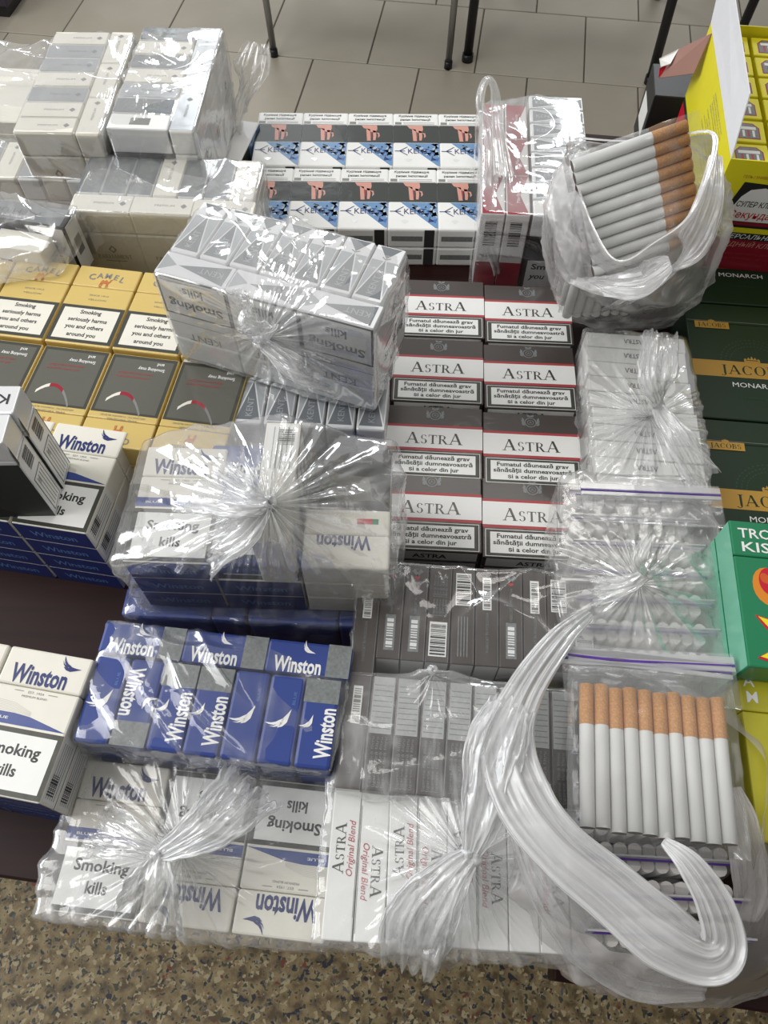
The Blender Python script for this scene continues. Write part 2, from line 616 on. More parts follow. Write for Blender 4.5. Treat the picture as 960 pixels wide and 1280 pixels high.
def k_kent():
    k = Kind(50, 93, 22.5).hardpack(WHITE, 24, bevel=0.002)

    def warn(p):
        p.text('Куріння підвищує', -1, 41, 3.2, INK, w=36, bold=0.02)
        p.text('ризик імпотенції', -1, 34.5, 3.2, INK, w=33, bold=0.02)
        p.rect(-23, 26, -16, 30, GREYINK, 2)
        for y in (28.8, 26.6):
            p.rect(-14, y, 20, y + 0.5, GREYINK, 2)
        p.rect(-24, 24.6, 23, 25.0, INK, 2)
    k.pr('front', warn, 'warning_text')

    def photo(p):
        p.rect(-24.6, -6, 24.6, 24, PHOTO, 1)
        p.poly([(-10, 24), (7, 24), (7.5, 17), (5.5, 11), (1, 12), (-3.5, 17), (-7.5, 19)], PINK, 2)
        p.poly([(-4.6, 18), (-0.4, 17), (0.2, 6), (0.9, -3), (-3.2, -3), (-3.8, 6)], PINK, 2)
        p.poly([(2.6, 15), (6, 14), (6.6, 5), (5.8, -2), (3.2, -2), (3.2, 6)], PINK, 2)
        p.poly([(6.4, 11), (9.6, 10.4), (10.4, 5), (8.4, 2), (8.6, 8)], PINK, 3)
        p.poly([(0.4, 12), (1.4, 12), (1.2, 1), (0.4, 1)], REDLINE, 3)
    k.pr('front', photo, 'warning_photo')

    def brand(p):
        r = random.Random(3)
        p.poly([(-12, -6.5), (24.4, -6.5), (24.4, -44), (22, -44)], card('steel blue ink', (0.14, 0.28, 0.50)), 1)
        bl = [card('ice blue ink', (0.42, 0.53, 0.66)), card('ice blue ink', (0.42, 0.53, 0.66)), card('mid blue ink', (0.05, 0.14, 0.42)), NAVY, card('steel blue ink', (0.14, 0.28, 0.50))]
        for i in range(60):
            cx, cy = r.uniform(-8, 23), r.uniform(-42, -8)
            if (cx + 12) / 34 < (-6.5 - cy) / 37.5 + 0.12:
                continue
            q = []
            a0 = r.uniform(0, 6.28)
            for j in range(3):
                a = a0 + j * 2.1 + r.uniform(-.4, .4)
                q.append((min(24.3, cx + 4 * math.cos(a)), max(-44, min(-6.8, cy + 4 * math.sin(a)))))
            p.poly(q, r.choice(bl), 2)
        p.rect(-23, -20.6, -12, -19.6, NAVY, 4)
        p.poly([(-10, -13), (-8.8, -13), (-17, -20), (-8.8, -27), (-10, -27), (-18.6, -20)], NAVY, 4)
        p.text('KENT', 2, -20, 8, NAVY, w=22, bold=0.0, layer=4)
        p.poly([(-12, -34), (-8, -32), (-4, -34), (-8, -38)], PSILV, 2)
    k.pr('front', brand, 'brand_print')

    def bot(p):
        p.rect(-21, -3, 10, 3, STAMP, 1)
        for y in (-1.8, 0, 1.8):
            p.rect(-19, y - .3, 8, y + .3, GREYINK, 2)
        p.rect(11.5, -10.5, 21.5, 10.5, INK, 2)
    k.pr('bottom', bot, 'bar_code')
    return k


def winston_word(p, x, y, h, w, m=NAVY):
    p.text('Winston', x, y, h * 1.22, m, w=w * 1.02, bold=0.028)


def k_winston(flip=False):
    k = Kind(55, 88, 23).hardpack(CREAM, 24, bevel=0.0014)

    def brand(p):
        winston_word(p, -2, 28, 9.5, 36)
        emblem(p, EAGLE, 15, 35, 0.85, NAVY)
        p.text('EST. 1954', 0, 17, 1.5, GREYINK, xs=1.2)
        p.text('PREMIUM BLEND', 0, 14.3, 1.3, GREYINK, xs=1.2)
        p.rect(-14, 17, -8, 17.4, GREYINK, 3)
        p.rect(8, 17, 14, 17.4, GREYINK, 3)
        p.poly([(-27.3, -3.5), (27.3, -3.5), (2, 2.5), (-8, 3.4), (-27.3, 3.4)], BLUE, 2)
        p.text('BLUE', -16, 0, 1.6, WHITE, xs=2.0, bold=0.01)
        for i in range(7):
            t = i * 1.0
            p.poly([(-27, 4.6 + t), (-10, 3.9 + t * .9), (2, 3.0 + t * .35), (2, 3.25 + t * .35), (-10, 4.2 + t * .9), (-27, 4.95 + t)], card('fine grey line', (0.60, 0.58, 0.52)), 1)
    k.pr('front', brand, 'brand_print')

    def warn(p):
        p.frame(-27.2, -43, 27.2, -5, 3.0, FRAMEC, WHITE)
        p.text('Smoking', 0, -17, 6.6, INK, w=34, bold=0.024)
        p.text('kills', 0, -29, 6.6, INK, xs=0.95, bold=0.024)
    k.pr('front', warn, 'warning_label')

    def back(p):
        p.rect(-27, -43.5, 27, 2, BLACKC, 1)
        p.text('Smoking can cause', 0, -36, 2.6, GREYINK, bold=0.01)
        p.poly([(-16, -6), (6, -4), (20, -16), (10, -26), (-12, -24)], PHOTO2, 2)
        p.poly([(-10, -14), (2, -8), (12, -16), (0, -20)], BROWN, 3)
        winston_word(p, 2, 26, 8, 34)
        p.rect(-20, 8, -8, 12, TGREEN, 2)
        p.rect(-16, 8, -6, 12, SCARLET, 3)
    k.pr('back', back, 'picture_warning')

    def side(p):
        p.rect(-9.5, -42, 9.5, -4, WHITE, 1)
        for i in range(5):
            p.rect(-7 + 3 * i, -40, -6.3 + 3 * i, -8, GREYINK, 2)
        p.bars(-8, -38, 2, -26, INK, 10, 3, 5, 'y')
    k.pr('right', side, 'side_print')

    def bot(p):
        p.rect(-27.2, -11, 27.2, 11, NAVY, 1)  # blue base darkened to navy, shade of the pile fronts put into the colour
        p.text('Winston', 0, 0, 7, BLUE2, w=34, bold=0.02)
    k.pr('bottom', bot, 'base_print')
    return k


def k_blue(stamp):
    """blue pack, lettered lid end; stamp 0 none, 1 over the back half, -1 over the front half"""
    k = Kind(55, 88, 22).hardpack(BLUE, 24, bevel=0.0022)

    def top(p):
        if stamp:
            s = stamp
            x0, x1 = (12, 27) if s > 0 else (-27, -12)
            p.rect(x0, -10.8, x1, 10.8, STAMP, 1)
            winston_word(p, -s * 6, -5 * 1, 8, 30, WHITE)
            emblem(p, EAGLE, -s * 1, 4.6, 0.62, WHITE, 3, rot=-20)
        else:
            emblem(p, EAGLE, -2, -2, 1.0, WHITE, 3, rot=-30)
            p.text('BLUE', 13, -6, 1.8, BLUE2, xs=1.5)
    k.pr('top', top, 'lid_print')

    def front(p):
        p.frame(-27, -43, 27, -5, 3, FRAMEC, WHITE)
        winston_word(p, 0, 24, 9, 36, WHITE)
    k.pr('front', front, 'brand_print')
    return k


def k_silver(base=SILVER, wedge=DSILV, mark=True):
    """silver grey pack with wedge pattern on its lid end, white with warning on the face"""
    k = Kind(55, 88, 22).hardpack(PSILV, 24, bevel=0.0018)

    def top(p):
        p.rect(-26.6, -10.2, 26.6, 10.2, PSILV, 1)
        p.poly([(-24, -9), (-24, 9), (13, 0)], wedge, 2)
        p.poly([(26, -8), (26, 8), (14.5, 0)], wedge, 2)
        p.poly([(-22, 9.6), (12, 9.6), (12, 1.2)], base, 2)
        p.poly([(-22, -9.6), (12, -9.6), (12, -1.2)], base, 2)
        if mark:
            p.text('KENT', -12, 0, 5, SILVER, w=18, bold=0.0)
            p.poly([(13, 0), (15, 3), (16, 3), (14, 0), (16, -3), (15, -3)], GREYINK, 3)
    k.pr('top', top, 'lid_print')

    def bottom(p):
        p.rect(-26.6, -10.2, 26.6, 10.2, PSILV, 1)
        p.poly([(-24, -9), (-24, 9), (13, 0)], wedge, 2)
        p.poly([(26, -8), (26, 8), (14.5, 0)], base, 2)
        if mark:
            p.text('KENT', -12, 0, 5, SILVER, w=18, bold=0.0)
    k.pr('bottom', bottom, 'base_print')

    def front(p):
        p.frame(-27, -43, 27, -6, 1.6, INK, PSILV)
        p.text('Smoking', 0, -17, 7.4, INK, w=42, bold=0.024)
        p.text('kills', 0, -31, 7.4, INK, xs=1.0, bold=0.024)
        p.text('KENT', 0, 16, 7, GREYINK, w=26)
        p.rect(-27, 2, 27, 2.6, GREYINK, 1)
    k.pr('front', front, 'warning_label')

    def side(p):
        p.frame(-9.5, -40, 9.5, 0, 0.7, GREYINK, PSILV)
        for i in range(4):
            p.rect(-6 + i * 3.4, -36, -5.5 + i * 3.4, -4, GREYINK, 3)
    k.pr('right', side, 'side_print')
    return k


def k_plainend(top_m, body_m, emb=None, name=None, txt=None):
    """pack seen by its lid end, emblem and name low on the face"""
    k = Kind(55, 88, 22).hardpack(body_m, 24, bevel=0.0018)

    def top(p):
        p.rect(-26.4, -10.2, 26.4, 10.2, top_m, 1)
        p.rect(-20, -7, 14, 7, STAMP if top_m is DSILV else top_m, 2)
        p.text(txt or 'PREMIUM', 2, 0, 2.6, GREYINK, xs=1.2)
        p.poly([(16, 0), (19, 3), (22, 0), (19, -3)], GREYINK, 3)
    k.pr('top', top, 'lid_print')

    def front(p):
        p.poly([(-4, 2), (0, -2), (4, 2), (0, 7)], GREYINK, 2)
        p.poly([(-2, 2), (0, 0), (2, 2), (0, 5)], body_m, 3)
        p.serif(name or 'PARLIAMENT', 0, -6, 4.4, GREYINK, w=32)
        p.rect(-10, -11.5, 10, -10.7, GREYINK, 2)
    k.pr('front', front, 'brand_print')
    return k


def k_astra():
    k = Kind(78, 70, 16).softpack(BROWN)

    def brand(p):
        p.rect(-39, -9.5, 39, 16, REDLINE, 1)
        p.rect(-39, -7.0, 39, 13.5, WHITE, 2)
        p.serif('ASTRA', 0, 2.6, 11, BROWN, w=47, small=0.80)
        n = 14
        for i in range(n):
            a, b = i * 2 * math.pi / n, (i + 1) * 2 * math.pi / n
            for r0, r1 in ((4.2, 5.0), (2.2, 2.7)):
                p.poly([(r0 * math.cos(a), 26 + r0 * math.sin(a)), (r1 * math.cos(a), 26 + r1 * math.sin(a)),
                        (r1 * math.cos(b), 26 + r1 * math.sin(b)), (r0 * math.cos(b), 26 + r0 * math.sin(b))], STAMP, 2)
        for s in (-1, 1):
            p.poly([(s * 4.8, 24), (s * 7.6, 27), (s * 6.8, 31), (s * 5.2, 29)], STAMP, 2)
            p.poly([(s * 4.2, 22.5), (s * 7, 23), (s * 7.4, 26), (s * 5.6, 25)], STAMP, 3)
        p.poly([(-2.5, 31.6), (2.5, 31.6), (3, 34), (0, 32.6), (-3, 34)], STAMP, 2)
        p.text('A', 0, 26, 2.6, STAMP)
    k.pr('front', brand, 'brand_print')

    def warn(p):
        p.rect(-37, -34, 37, -10.8, WHITE, 1)
        p.rect(-36.5, -33.5, 36.5, -11.3, FRAMEC, 2)
        p.rect(-33.3, -31.2, 33.3, -13.2, WHITE, 3)
        for s, y, w in (('Fumatul dăunează grav', -16.4, 57), ('sănătății dumneavoastră', -22, 62), ('și a celor din jur', -27.6, 40)):
            p.text(s, 0, y, 3.7, INK, w=w, bold=0.026, layer=4)
    k.pr('front', warn, 'warning_label')

    def edge(p):
        p.rect(-36, -6.4, 36, 6.4, WHITE, 1)
        p.text('ASTRA', 0, 0, 6, INK, w=26, bold=0.02)
    k.pr('top', edge, 'edge_print')
    k.pr('bottom', edge, 'edge_print')
    return k


def k_brownside(v):
    """brown soft pack seen by its long edge: bar code, stamp and emblem"""
    k = Kind(80, 70, 15.6).softpack(BROWN)

    def side(p):
        # rot=90: u runs along the 70 mm edge
        if v == 0:
            p.frame(6, -5.2, 30, 5.2, 0.1, WHITE, WHITE)
            p.bars(7, -4.6, 29, 4.6, INK, 16, 3, 3)
            for y in (-3, -1, 1, 3):
                p.rect(-30, y - .35, -2, y + .35, STAMP, 2)
        elif v == 1:
            p.rect(-29, -3.4, -4, 3.4, STAMP, 1)
            p.bars(-27, -2.2, -6, 2.2, WHITE, 9, 2, 8)
            for s in (-1, 1):
                p.poly([(25, 0), (29, s * 4), (31, s * 2), (28, 0)], STAMP, 2)
            p.poly([(24, -2), (27, 0), (24, 2), (22.6, 0)], REDLINE, 2)
            p.text('FABRICAT ÎN MOLDOVA', 9, 0, 2.0, STAMP, w=24)
        elif v == 2:
            p.rect(-31, -5.8, -7, 5.8, WHITE, 1)
            p.bars(-30, -5.0, -8, 5.0, INK, 17, 3, 11)
            for y in (-4, -2, 0, 2, 4):
                p.text('ţigarete fără filtru', 12, y, 1.7, STAMP, w=30)
        else:
            p.rect(4, -3, 28, 3, WHITE, 1)
            p.bars(5, -2.2, 27, 2.2, GREYINK, 12, 2, 8)
            p.text('FABRICAT ÎN MOLDOVA', -12, 0, 2.0, STAMP, w=28)
        p.rect(-34.8, -7.3, 34.8, -7.0, STAMP, 1)
    k.pr('right', side, 'edge_print', rot=90)

    def end(p):
        p.rect(-39, -7.4, 39, 7.4, WHITE, 1)
    k.pr('bottom', end, 'end_print')
    return k


def k_stampside():
    k = Kind(80, 70, 15.6).softpack(BROWN)

    def side(p):
        p.rect(-1, -6.8, 35, 6.8, card('pale tax stamp', (0.42, 0.43, 0.42), 0.45, 0.5, var=0.15, scale=500), 1)
        for i in range(9):
            p.rect(2 + i * 3.4, -6, 2.6 + i * 3.4, 6, STAMP, 2)
        for y in (-4, -1.3, 1.3, 4):
            p.text('ţigarete fără filtru', -18, y, 1.8, STAMP, w=30)
    k.pr('right', side, 'edge_print', rot=90)
    return k


def k_whiteside():
    """white soft pack seen by its narrow edge, name and red script across"""
    k = Kind(70, 84, 17).softpack(WHITE)

    def side(p):
        p.serif('ASTRA', 6, 2.6, 6.4, INK, w=28, small=0.8)
        p.text('Original Blend', 6, -4.0, 3.8, REDLINE, w=30, shear=0.25, bold=0.005)
        p.rect(-30, -8.2, 38, -7.8, GREYINK, 1)
    k.pr('right', side, 'edge_print', rot=-90)
    return k


def k_whitetop():
    k = Kind(82, 72, 15.5).softpack(WHITE)

    def side(p):
        p.text('АSТRА', 2, 0, 4.6, INK, w=16, bold=0.02)
        p.rect(-40, -7.3, 40, -6.9, GREYINK, 1)
    k.pr('top', side, 'edge_print', rot=180)
    return k


def k_redwhite():
    k = Kind(55, 88, 22).hardpack(card('off white card', (0.72, 0.70, 0.69)), 24)

    def front(p):
        p.poly([(-27.3, 43.6), (27.3, 43.6), (27.3, 14), (0, 34), (-27.3, 14)], RED, 1)
        p.text('Marlboro', 0, 2, 8, INK, w=40, bold=0.01)
        p.rect(-27.3, -43.6, 27.3, -8, RED, 1)
    k.pr('front', front, 'brand_print')

    def side(p):
        p.rect(-10.7, -43.6, 10.7, -12, RED, 1)
        p.bars(-6, 8, 5, 36, INK, 14, 2, 5, 'y')
        p.text('Marlboro', 0, -4, 3.0, GREYINK, w=17)
    k.pr('left', side, 'side_print')
    k.pr('right', side, 'side_print')

    def top(p):
        p.poly([(-27, 10), (27, 10), (27, -10), (0, -2), (-27, -10)], RED, 1)
        p.text('Marlboro', 0, 0, 3.4, WHITE, w=22)
    k.pr('top', top, 'lid_print')
    return k


def k_darkpack():
    k = Kind(55, 88, 22).hardpack(BLACKC, 24, PSILV)

    def front(p):
        p.poly([(-27, 22), (27, 22), (27, 30), (-27, 44)], PSILV, 1)
        p.frame(-26, -43, 26, -6, 1.8, INK, PSILV)
        p.text('Smoking', 0, -15, 6.6, INK, w=40, bold=0.026)
        p.text('you', -12, -27, 6.6, INK, xs=1.05, bold=0.026, shear=0.2)
    k.pr('front', front, 'warning_label')

    def side(p):
        p.text('PREMIUM', 0, 6, 3, WHITE, w=30)
        p.rect(-40, -10, 40, 10.6, DSILV, 1)
        p.text('PREMIUM', 4, 0, 5, INK, w=44)
    k.pr('right', side, 'edge_print', rot=90)

    def end(p):
        p.rect(-26, -10, 26, 10, WHITE, 1)
        p.rect(-8, -5, 10, 5, GREYINK, 2)
    k.pr('bottom', end, 'end_print')
    k.pr('top', end, 'end_print')
    return k


def k_diag():
    """white pack on edge with bar code and ruled text panel along its side, dark green face"""
    k = Kind(55, 88, 22).hardpack(PSILV, 20)

    def side(p):
        p.bars(4, -6, 20, 4, INK, 12, 2, 4)
        p.frame(-41, -7.5, -3, 7.5, 0.7, INK, WHITE, 1)
        for y in (-4.2, -1.4, 1.4, 4.2):
            p.rect(-38, y - .35, -6, y + .35, GREYINK, 3)
        p.text('kills', -10, 3, 2.5, INK)
        p.rect(22, -9, 22.5, 9, GREYINK, 1)
        p.poly([(20, 9), (38, 9), (30, 11), (18, 11)], PHOTO, 2)
    k.pr('right', side, 'side_print', rot=90)

    def top(p):
        p.text('KENT', 6, 0, 8, INK, w=34, rot=180)
    k.pr('top', top, 'lid_print')

    def face(p):
        p.rect(-27.3, -43.8, 27.3, 20, PHOTO, 1)
        p.poly([(-27.3, -43.8), (10, -43.8), (-27.3, -20)], BLACKC, 2)
    k.pr('back', face, 'face_print')
    k.pr('front', face, 'face_print')
    return k


def k_bluesq():
    k = Kind(55, 88, 22).hardpack(CREAM, 24)

    def f(p):
        p.poly([(2, -2), (14, -1), (14, -12), (2, -12)], NAVY, 1)
        p.text('lights', 8, -16, 2, GREYINK)
    k.pr('right', f, 'edge_print', rot=90)
    k.pr('front', f, 'brand_print')
    return k


def k_fruit():
    k = Kind(60, 100, 24).hardpack(TGREEN, 26)

    def brand(p):
        p.text('TROPICAL', 0, 41, 7, WHITE, w=50, bold=0.01)
        p.text('KISS', -12, 31, 7, WHITE, w=24, bold=0.01)
    k.pr('front', brand, 'brand_print')

    def fruit(p):
        yel, org, rdd = LEMON, card('mango orange ink', (0.72, 0.24, 0.02)), SCARLET
        n = 20
        def oval(cx, cy, rx, ry, tilt_):
            o_ = []
            for q_ in range(n):
                t_ = 2 * math.pi * q_ / n
                ax_, ay_ = rx * math.cos(t_) * (1 + 0.18 * math.sin(t_)), ry * math.sin(t_)
                o_.append((cx + ax_ * math.cos(tilt_) - ay_ * math.sin(tilt_), cy + ax_ * math.sin(tilt_) + ay_ * math.cos(tilt_)))
            return o_
        p.poly(oval(-8, 2, 15, 12, -0.9), org, 1)
        p.poly(oval(-7, 6, 11, 9, -0.9), rdd, 2)
        p.poly(oval(-12, 9, 4, 3, -0.9), card('mango blush', (0.62, 0.10, 0.02)), 3)
        p.poly([(-22, -16), (2, -22), (10, -30), (-6, -36), (-14, -28)], rdd, 1)
        p.poly([(-20, -17), (2, -23), (9, -29), (-6, -34), (-12, -27)], yel, 2)
        p.poly([(-24, -44), (-2, -30), (10, -32), (6, -44), (-10, -48)], rdd, 3)
        p.poly([(-22, -43), (-2, -31), (9, -33), (5, -42), (-10, -46)], yel, 4)
    k.pr('front', fruit, 'fruit_picture')

    def side(p):
        p.rect(-11.4, -49, 11.4, 49, TGREEN2, 1)
    k.pr('left', side, 'side_print')
    return k


def k_yellow():
    k = Kind(60, 100, 24).hardpack(OLIVEY, 26)

    def brand(p):
        p.text('A', -24, 43, 7, WHITE, bold=0.01)
        p.text('M', -23, 33, 7, WHITE, bold=0.01)
    k.pr('front', brand, 'brand_print')
    return k


def crown(p, x, y, s, m, layer=4):
    p.poly([(x - 5 * s, y), (x + 5 * s, y), (x + 5 * s, y + 2 * s), (x - 5 * s, y + 2 * s)], m, layer)
    for dx in (-4, -2, 0, 2, 4):
        h = 5.4 - abs(dx) * 0.5
        p.poly([(x + (dx - 1.3) * s, y + 2 * s), (x + (dx + 1.3) * s, y + 2 * s), (x + dx * s * 1.05, y + h * s)], m, layer)


def k_coffee():
    W, H, T = 190, 131, 49
    k = Kind(W, H, T)
    g = 0.0004
    w, h, t = W * MM / 2, H * MM / 2, T * MM / 2
    k.add('body', box_mesh('body', -w, w, -h, h, -t, t, 0.0012, 2, JGREEN))
    k.add('tuck_flap', box_mesh('tuck_flap', -w + .001, w - .001, h - 0.024, h - 0.001, t, t + 0.0005, 0.0002, 1, JGREEN))

    def small(p):
        p.rect(-88, 35, -58, 43, GOLD, 8)
        p.serif('JACOBS', -73, 39, 4.6, JGREEN, w=25, layer=9)
        crown(p, -73, 43, 0.55, GOLD, 9)
        p.rect(-95, 43.6, 95, 44, GREYINK, 8)
    k.pr('front', small, 'small_brand_tag')

    def band(p):
        n = 22
        for rr in (20, 24, 28):
            for i in range(n):
                a, b = math.pi * i / n, math.pi * (i + .5) / n
                p.poly([(-41 + rr * math.cos(a), rr * .9 * math.sin(a) - 2), (-41 + (rr + 1) * math.cos(a), (rr + 1) * .9 * math.sin(a) - 2),
                        (-41 + (rr + 1) * math.cos(b), (rr + 1) * .9 * math.sin(b) - 2), (-41 + rr * math.cos(b), rr * .9 * math.sin(b) - 2)], JGREEN2, 1)
        p.rect(-95, -20, 95, -2, GOLD, 2)
        p.serif('JACOBS', -43, -11.5, 10, JGREEN, w=56)
        crown(p, -43, -2.4, 1.35, GOLD, 4)
        p.rect(-48, -0.4, -38, 0.4, JGREEN2, 5)
        p.text('MONARCH', -43, -28, 5, WHITE, w=40)
        p.text('ORIGINAL', -43, -42, 2.4, JGREEN2, w=24)
    k.pr('front', band, 'brand_band')
    return k


def k_glue_small():
    k = Kind(33, 30, 40)      # seen from above: face = top

    W, H, T = (33 * MM / 2, 30 * MM / 2, 20 * MM)
    k.add('body', box_mesh('body', -W, W, -H, H, -T, T, 0.0006, 1, LEMON))

    def f(p):
        p.poly([(-12, -11), (12, -11), (12, 5), (7, 11), (-7, 11), (-12, 5)], RED, 1)
        p.poly([(-10.8, -9.8), (10.8, -9.8), (10.8, 4.4), (6.4, 9.8), (-6.4, 9.8), (-10.8, 4.4)], STAMP, 2)
        p.rect(-9, 2, 9, 6, WHITE, 3)
        for i, x in enumerate((-5, -2, 1, 4)):
            p.rect(x * 1.4, -8, x * 1.4 + 2, 1, WHITE if i % 2 else REDLINE, 3)
    k.pr('front', f, 'lid_picture')
    return k


KINDS = {}


def kind(name):
    if name not in KINDS:
        KINDS[name] = {
            'camel': k_camel, 'kent': k_kent, 'winston': k_winston, 'blue0': lambda: k_blue(0), 'blue1': lambda: k_blue(1), 'blue-1': lambda: k_blue(-1),
            'silver': k_silver, 'greyend': lambda: k_plainend(DSILV, PSILV), 'whiteend': lambda: k_plainend(CREAM, CREAM),
            'silverend': lambda: k_plainend(SILVER, WHITE), 'astra': k_astra, 'brown0': lambda: k_brownside(0), 'brown1': lambda: k_brownside(1),
            'brown2': lambda: k_brownside(2), 'brown3': lambda: k_brownside(3), 'stampside': k_stampside, 'whiteside': k_whiteside, 'whitetop': k_whitetop,
            'redwhite': k_redwhite, 'dark': k_darkpack, 'diag': k_diag, 'bluesq': k_bluesq, 'fruit': k_fruit, 'lime': k_yellow, 'coffee': k_coffee,
            'gluesmall': k_glue_small}[name]()
    return KINDS[name]


AX = {'X': Vector((1, 0, 0)), 'Y': Vector((0, 1, 0)), 'Z': Vector((0, 0, 1)), '-X': Vector((-1, 0, 0)), '-Y': Vector((0, -1, 0)), '-Z': Vector((0, 0, -1))}


def pose(k, up, right):
    """rotation taking pack axis `up` to world up and pack axis `right` to world +x; base at z=0"""
    z, x = AX[up], AX[right]
    y = z.cross(x)
    R = Matrix((x, y, z)).to_4x4()     # rows: maps pack axes to world
    dim = Vector((k.W, k.H, k.T)) * MM
    h = abs(z.dot(dim)) / 2
    return Matrix.Translation((0, 0, h)) @ R, abs(x.dot(dim)), abs(y.dot(dim)), 2 * h


CORNERS = []


def pack(kname, loc, rz, up='Z', right='X', name='cigarette_pack', label='', cat='cigarette pack', group=None, tilt=(0, 0), bag=None):
    k = kind(kname)
    M, dx, dy, dz = pose(k, up, right)
    root = empty(name, loc, (tilt[0], tilt[1], rz), label, cat, group)
    objs = []
    for pn, me, par, lab in k.parts:
        o = bpy.data.objects.new(pn, me)
        COL.objects.link(o)
        if par is None:
            o.parent = root
            o.matrix_basis = M
        else:
            o.parent = objs[par]
        if lab:
            o['label'] = lab
        objs.append(o)
    if bag is not None:
        Mw = Matrix.Translation(Vector(loc)) @ root.rotation_euler.to_matrix().to_4x4()
        for sx in (-1, 1):
            for sy in (-1, 1):
                for sz in (0, 1):
                    bag.append(Mw @ Vector((sx * dx / 2, sy * dy / 2, sz * dz)))
    return root


ORD = ['leftmost', 'second from left', 'third from left', 'fourth from left', 'fifth from left', 'sixth from left', 'seventh from left',
       'eighth from left', 'ninth from left', 'tenth from left', 'eleventh from left']
ORDF = ['nearest', 'second nearest', 'third nearest', 'fourth nearest', 'fifth nearest', 'sixth nearest', 'seventh nearest', 'eighth nearest',
        'ninth nearest', 'tenth nearest', 'eleventh nearest']

# ------------------------------------------------------------------ plastic film


def tri(x):
    return np.abs((x % 1.0) * 2 - 1)


def hull_planes(pts):
    bm = bmesh.new()
    for p in pts:
        bm.verts.new(p)
    bmesh.ops.convex_hull(bm, input=bm.verts[:])
    bm.normal_update()
    c = sum((Vector(p) for p in pts), Vector()) / len(pts)
    out = []
    for f in bm.faces:
        n = f.normal.copy()
        d = n.dot(f.calc_center_median() - c)
        if d < 0:
            n, d = -n, -d
        if d > 1e-6:
            out.append((n.x, n.y, n.z, d))
    bm.free()
    return c, np.array(out)


def vnoise(P, scale, seed):
    """smooth value noise, vectorised, in [-1, 1]"""
    Q = P * scale + seed * 17.31
    I = np.floor(Q).astype(np.int64)
    f = Q - I
    f = f * f * (3 - 2 * f)
    out = 0
    for dx in (0, 1):
        for dy in (0, 1):
            for dz in (0, 1):
                h = (I[:, 0] + dx) * 73856093 ^ (I[:, 1] + dy) * 19349663 ^ (I[:, 2] + dz) * 83492791
                h = (h ^ (h >> 13)) * 1274126177 & 0x7fffffff
                v = (h % 10007) / 10007.0
                w = (f[:, 0] if dx else 1 - f[:, 0]) * (f[:, 1] if dy else 1 - f[:, 1]) * (f[:, 2] if dz else 1 - f[:, 2])
                out = out + v * w
    return out * 2 - 1


def film_shell(pts, knot, mat, seed=1, off=0.003, amp=0.0035, pleats=26, pleat_amp=0.005, reach=0.055, lift=0.012, floor=None, n=230, m=130, sharp=34, gk=1.0):
    c, pl = hull_planes(pts)
    pl = pl.copy()
    pl[:, 3] += off
    c = np.array(c)
    a = np.array(knot) - c
    kd = np.linalg.norm(a)
    a = a / kd
    e1 = np.cross(a, [0.13, 1, 0.07])
    e1 /= np.linalg.norm(e1)
    e2 = np.cross(a, e1)
    th = np.linspace(0, 2 * np.pi, n, endpoint=False)
    s = np.linspace(0, 1, m)
    ph = np.pi * (0.35 * s ** 1.6 + 0.65 * s)
    ph[0] = 0.004
    ph[-1] = math.pi - 0.004
    PH, TH = np.meshgrid(ph, th, indexing='ij')
    PH, TH = PH.ravel(), TH.ravel()
    D = np.cos(PH)[:, None] * a + np.sin(PH)[:, None] * (np.cos(TH)[:, None] * e1 + np.sin(TH)[:, None] * e2)
    dots = np.clip(D @ pl[:, :3].T, 0, None) / pl[:, 3]
    t = (np.sum(dots ** sharp, axis=1)) ** (-1.0 / sharp)
    P = c + D * t[:, None]
    dist = np.linalg.norm(P - np.array(knot), axis=1)
    # pull the film up towards the knot
    w = np.exp(-(dist / 0.022) ** 2)
    P = P + (np.array(knot) - P) * (w * 0.55)[:, None]
    rr = random.Random(seed)
    warp = vnoise(P, 22, seed) * 0.9 + vnoise(P, 60, seed + 3) * 0.3
    x = TH / (2 * np.pi)
    pt = 0
    for kq, aq in ((pleats, 1.0), (pleats * 2 + 3, 0.5), (int(pleats * 0.55), 0.7)):
        pt = pt + aq * tri(x * kq + warp * 0.5 * np.clip(dist / 0.05, 0, 1.5) + rr.random())
    fall = np.exp(-dist / reach) * np.clip(dist / 0.012, 0.15, 1)
    disp = pleat_amp * pt * fall
    cre = 0
    for i in range(7):
        d = np.array([rr.gauss(0, 1), rr.gauss(0, 1), rr.gauss(0, 0.7)])
        d /= np.linalg.norm(d)
        fr = rr.uniform(14, 42)
        msk = np.clip(vnoise(P, rr.uniform(9, 18), seed + 11 + i) * 2.2 - 0.35, 0, 1)
        tw = P @ d * fr + vnoise(P, 16, seed + 31 + i) * 0.9 + rr.random()
        cre = cre + msk * (1 - tri(tw)) ** 3 * (30 / fr) ** 0.5
    disp = disp + amp * cre * 0.6 + amp * 0.5 * (vnoise(P, 14, seed + 5) + 1) * 0.5
    P = P + D * disp[:, None]
    if floor is not None:
        P[:, 2] = np.maximum(P[:, 2], floor)
    g = np.exp(-dist / 0.026) * 1.2 + np.exp(-dist / 0.07) * 0.45 * np.clip(pt / 2.2, 0, 1) ** 2
    g = g * gk + 0.10 * np.clip(cre, 0, 1.6)
    i = np.arange(m - 1)[:, None] * n
    j = np.arange(n)[None, :]
    j2 = (j + 1) % n
    F = np.stack([i + j, i + j2, i + n + j2, i + n + j], axis=-1).reshape(-1, 4)
    return mesh_np('film', P, F, mat, True, np.clip(g, 0, 1))


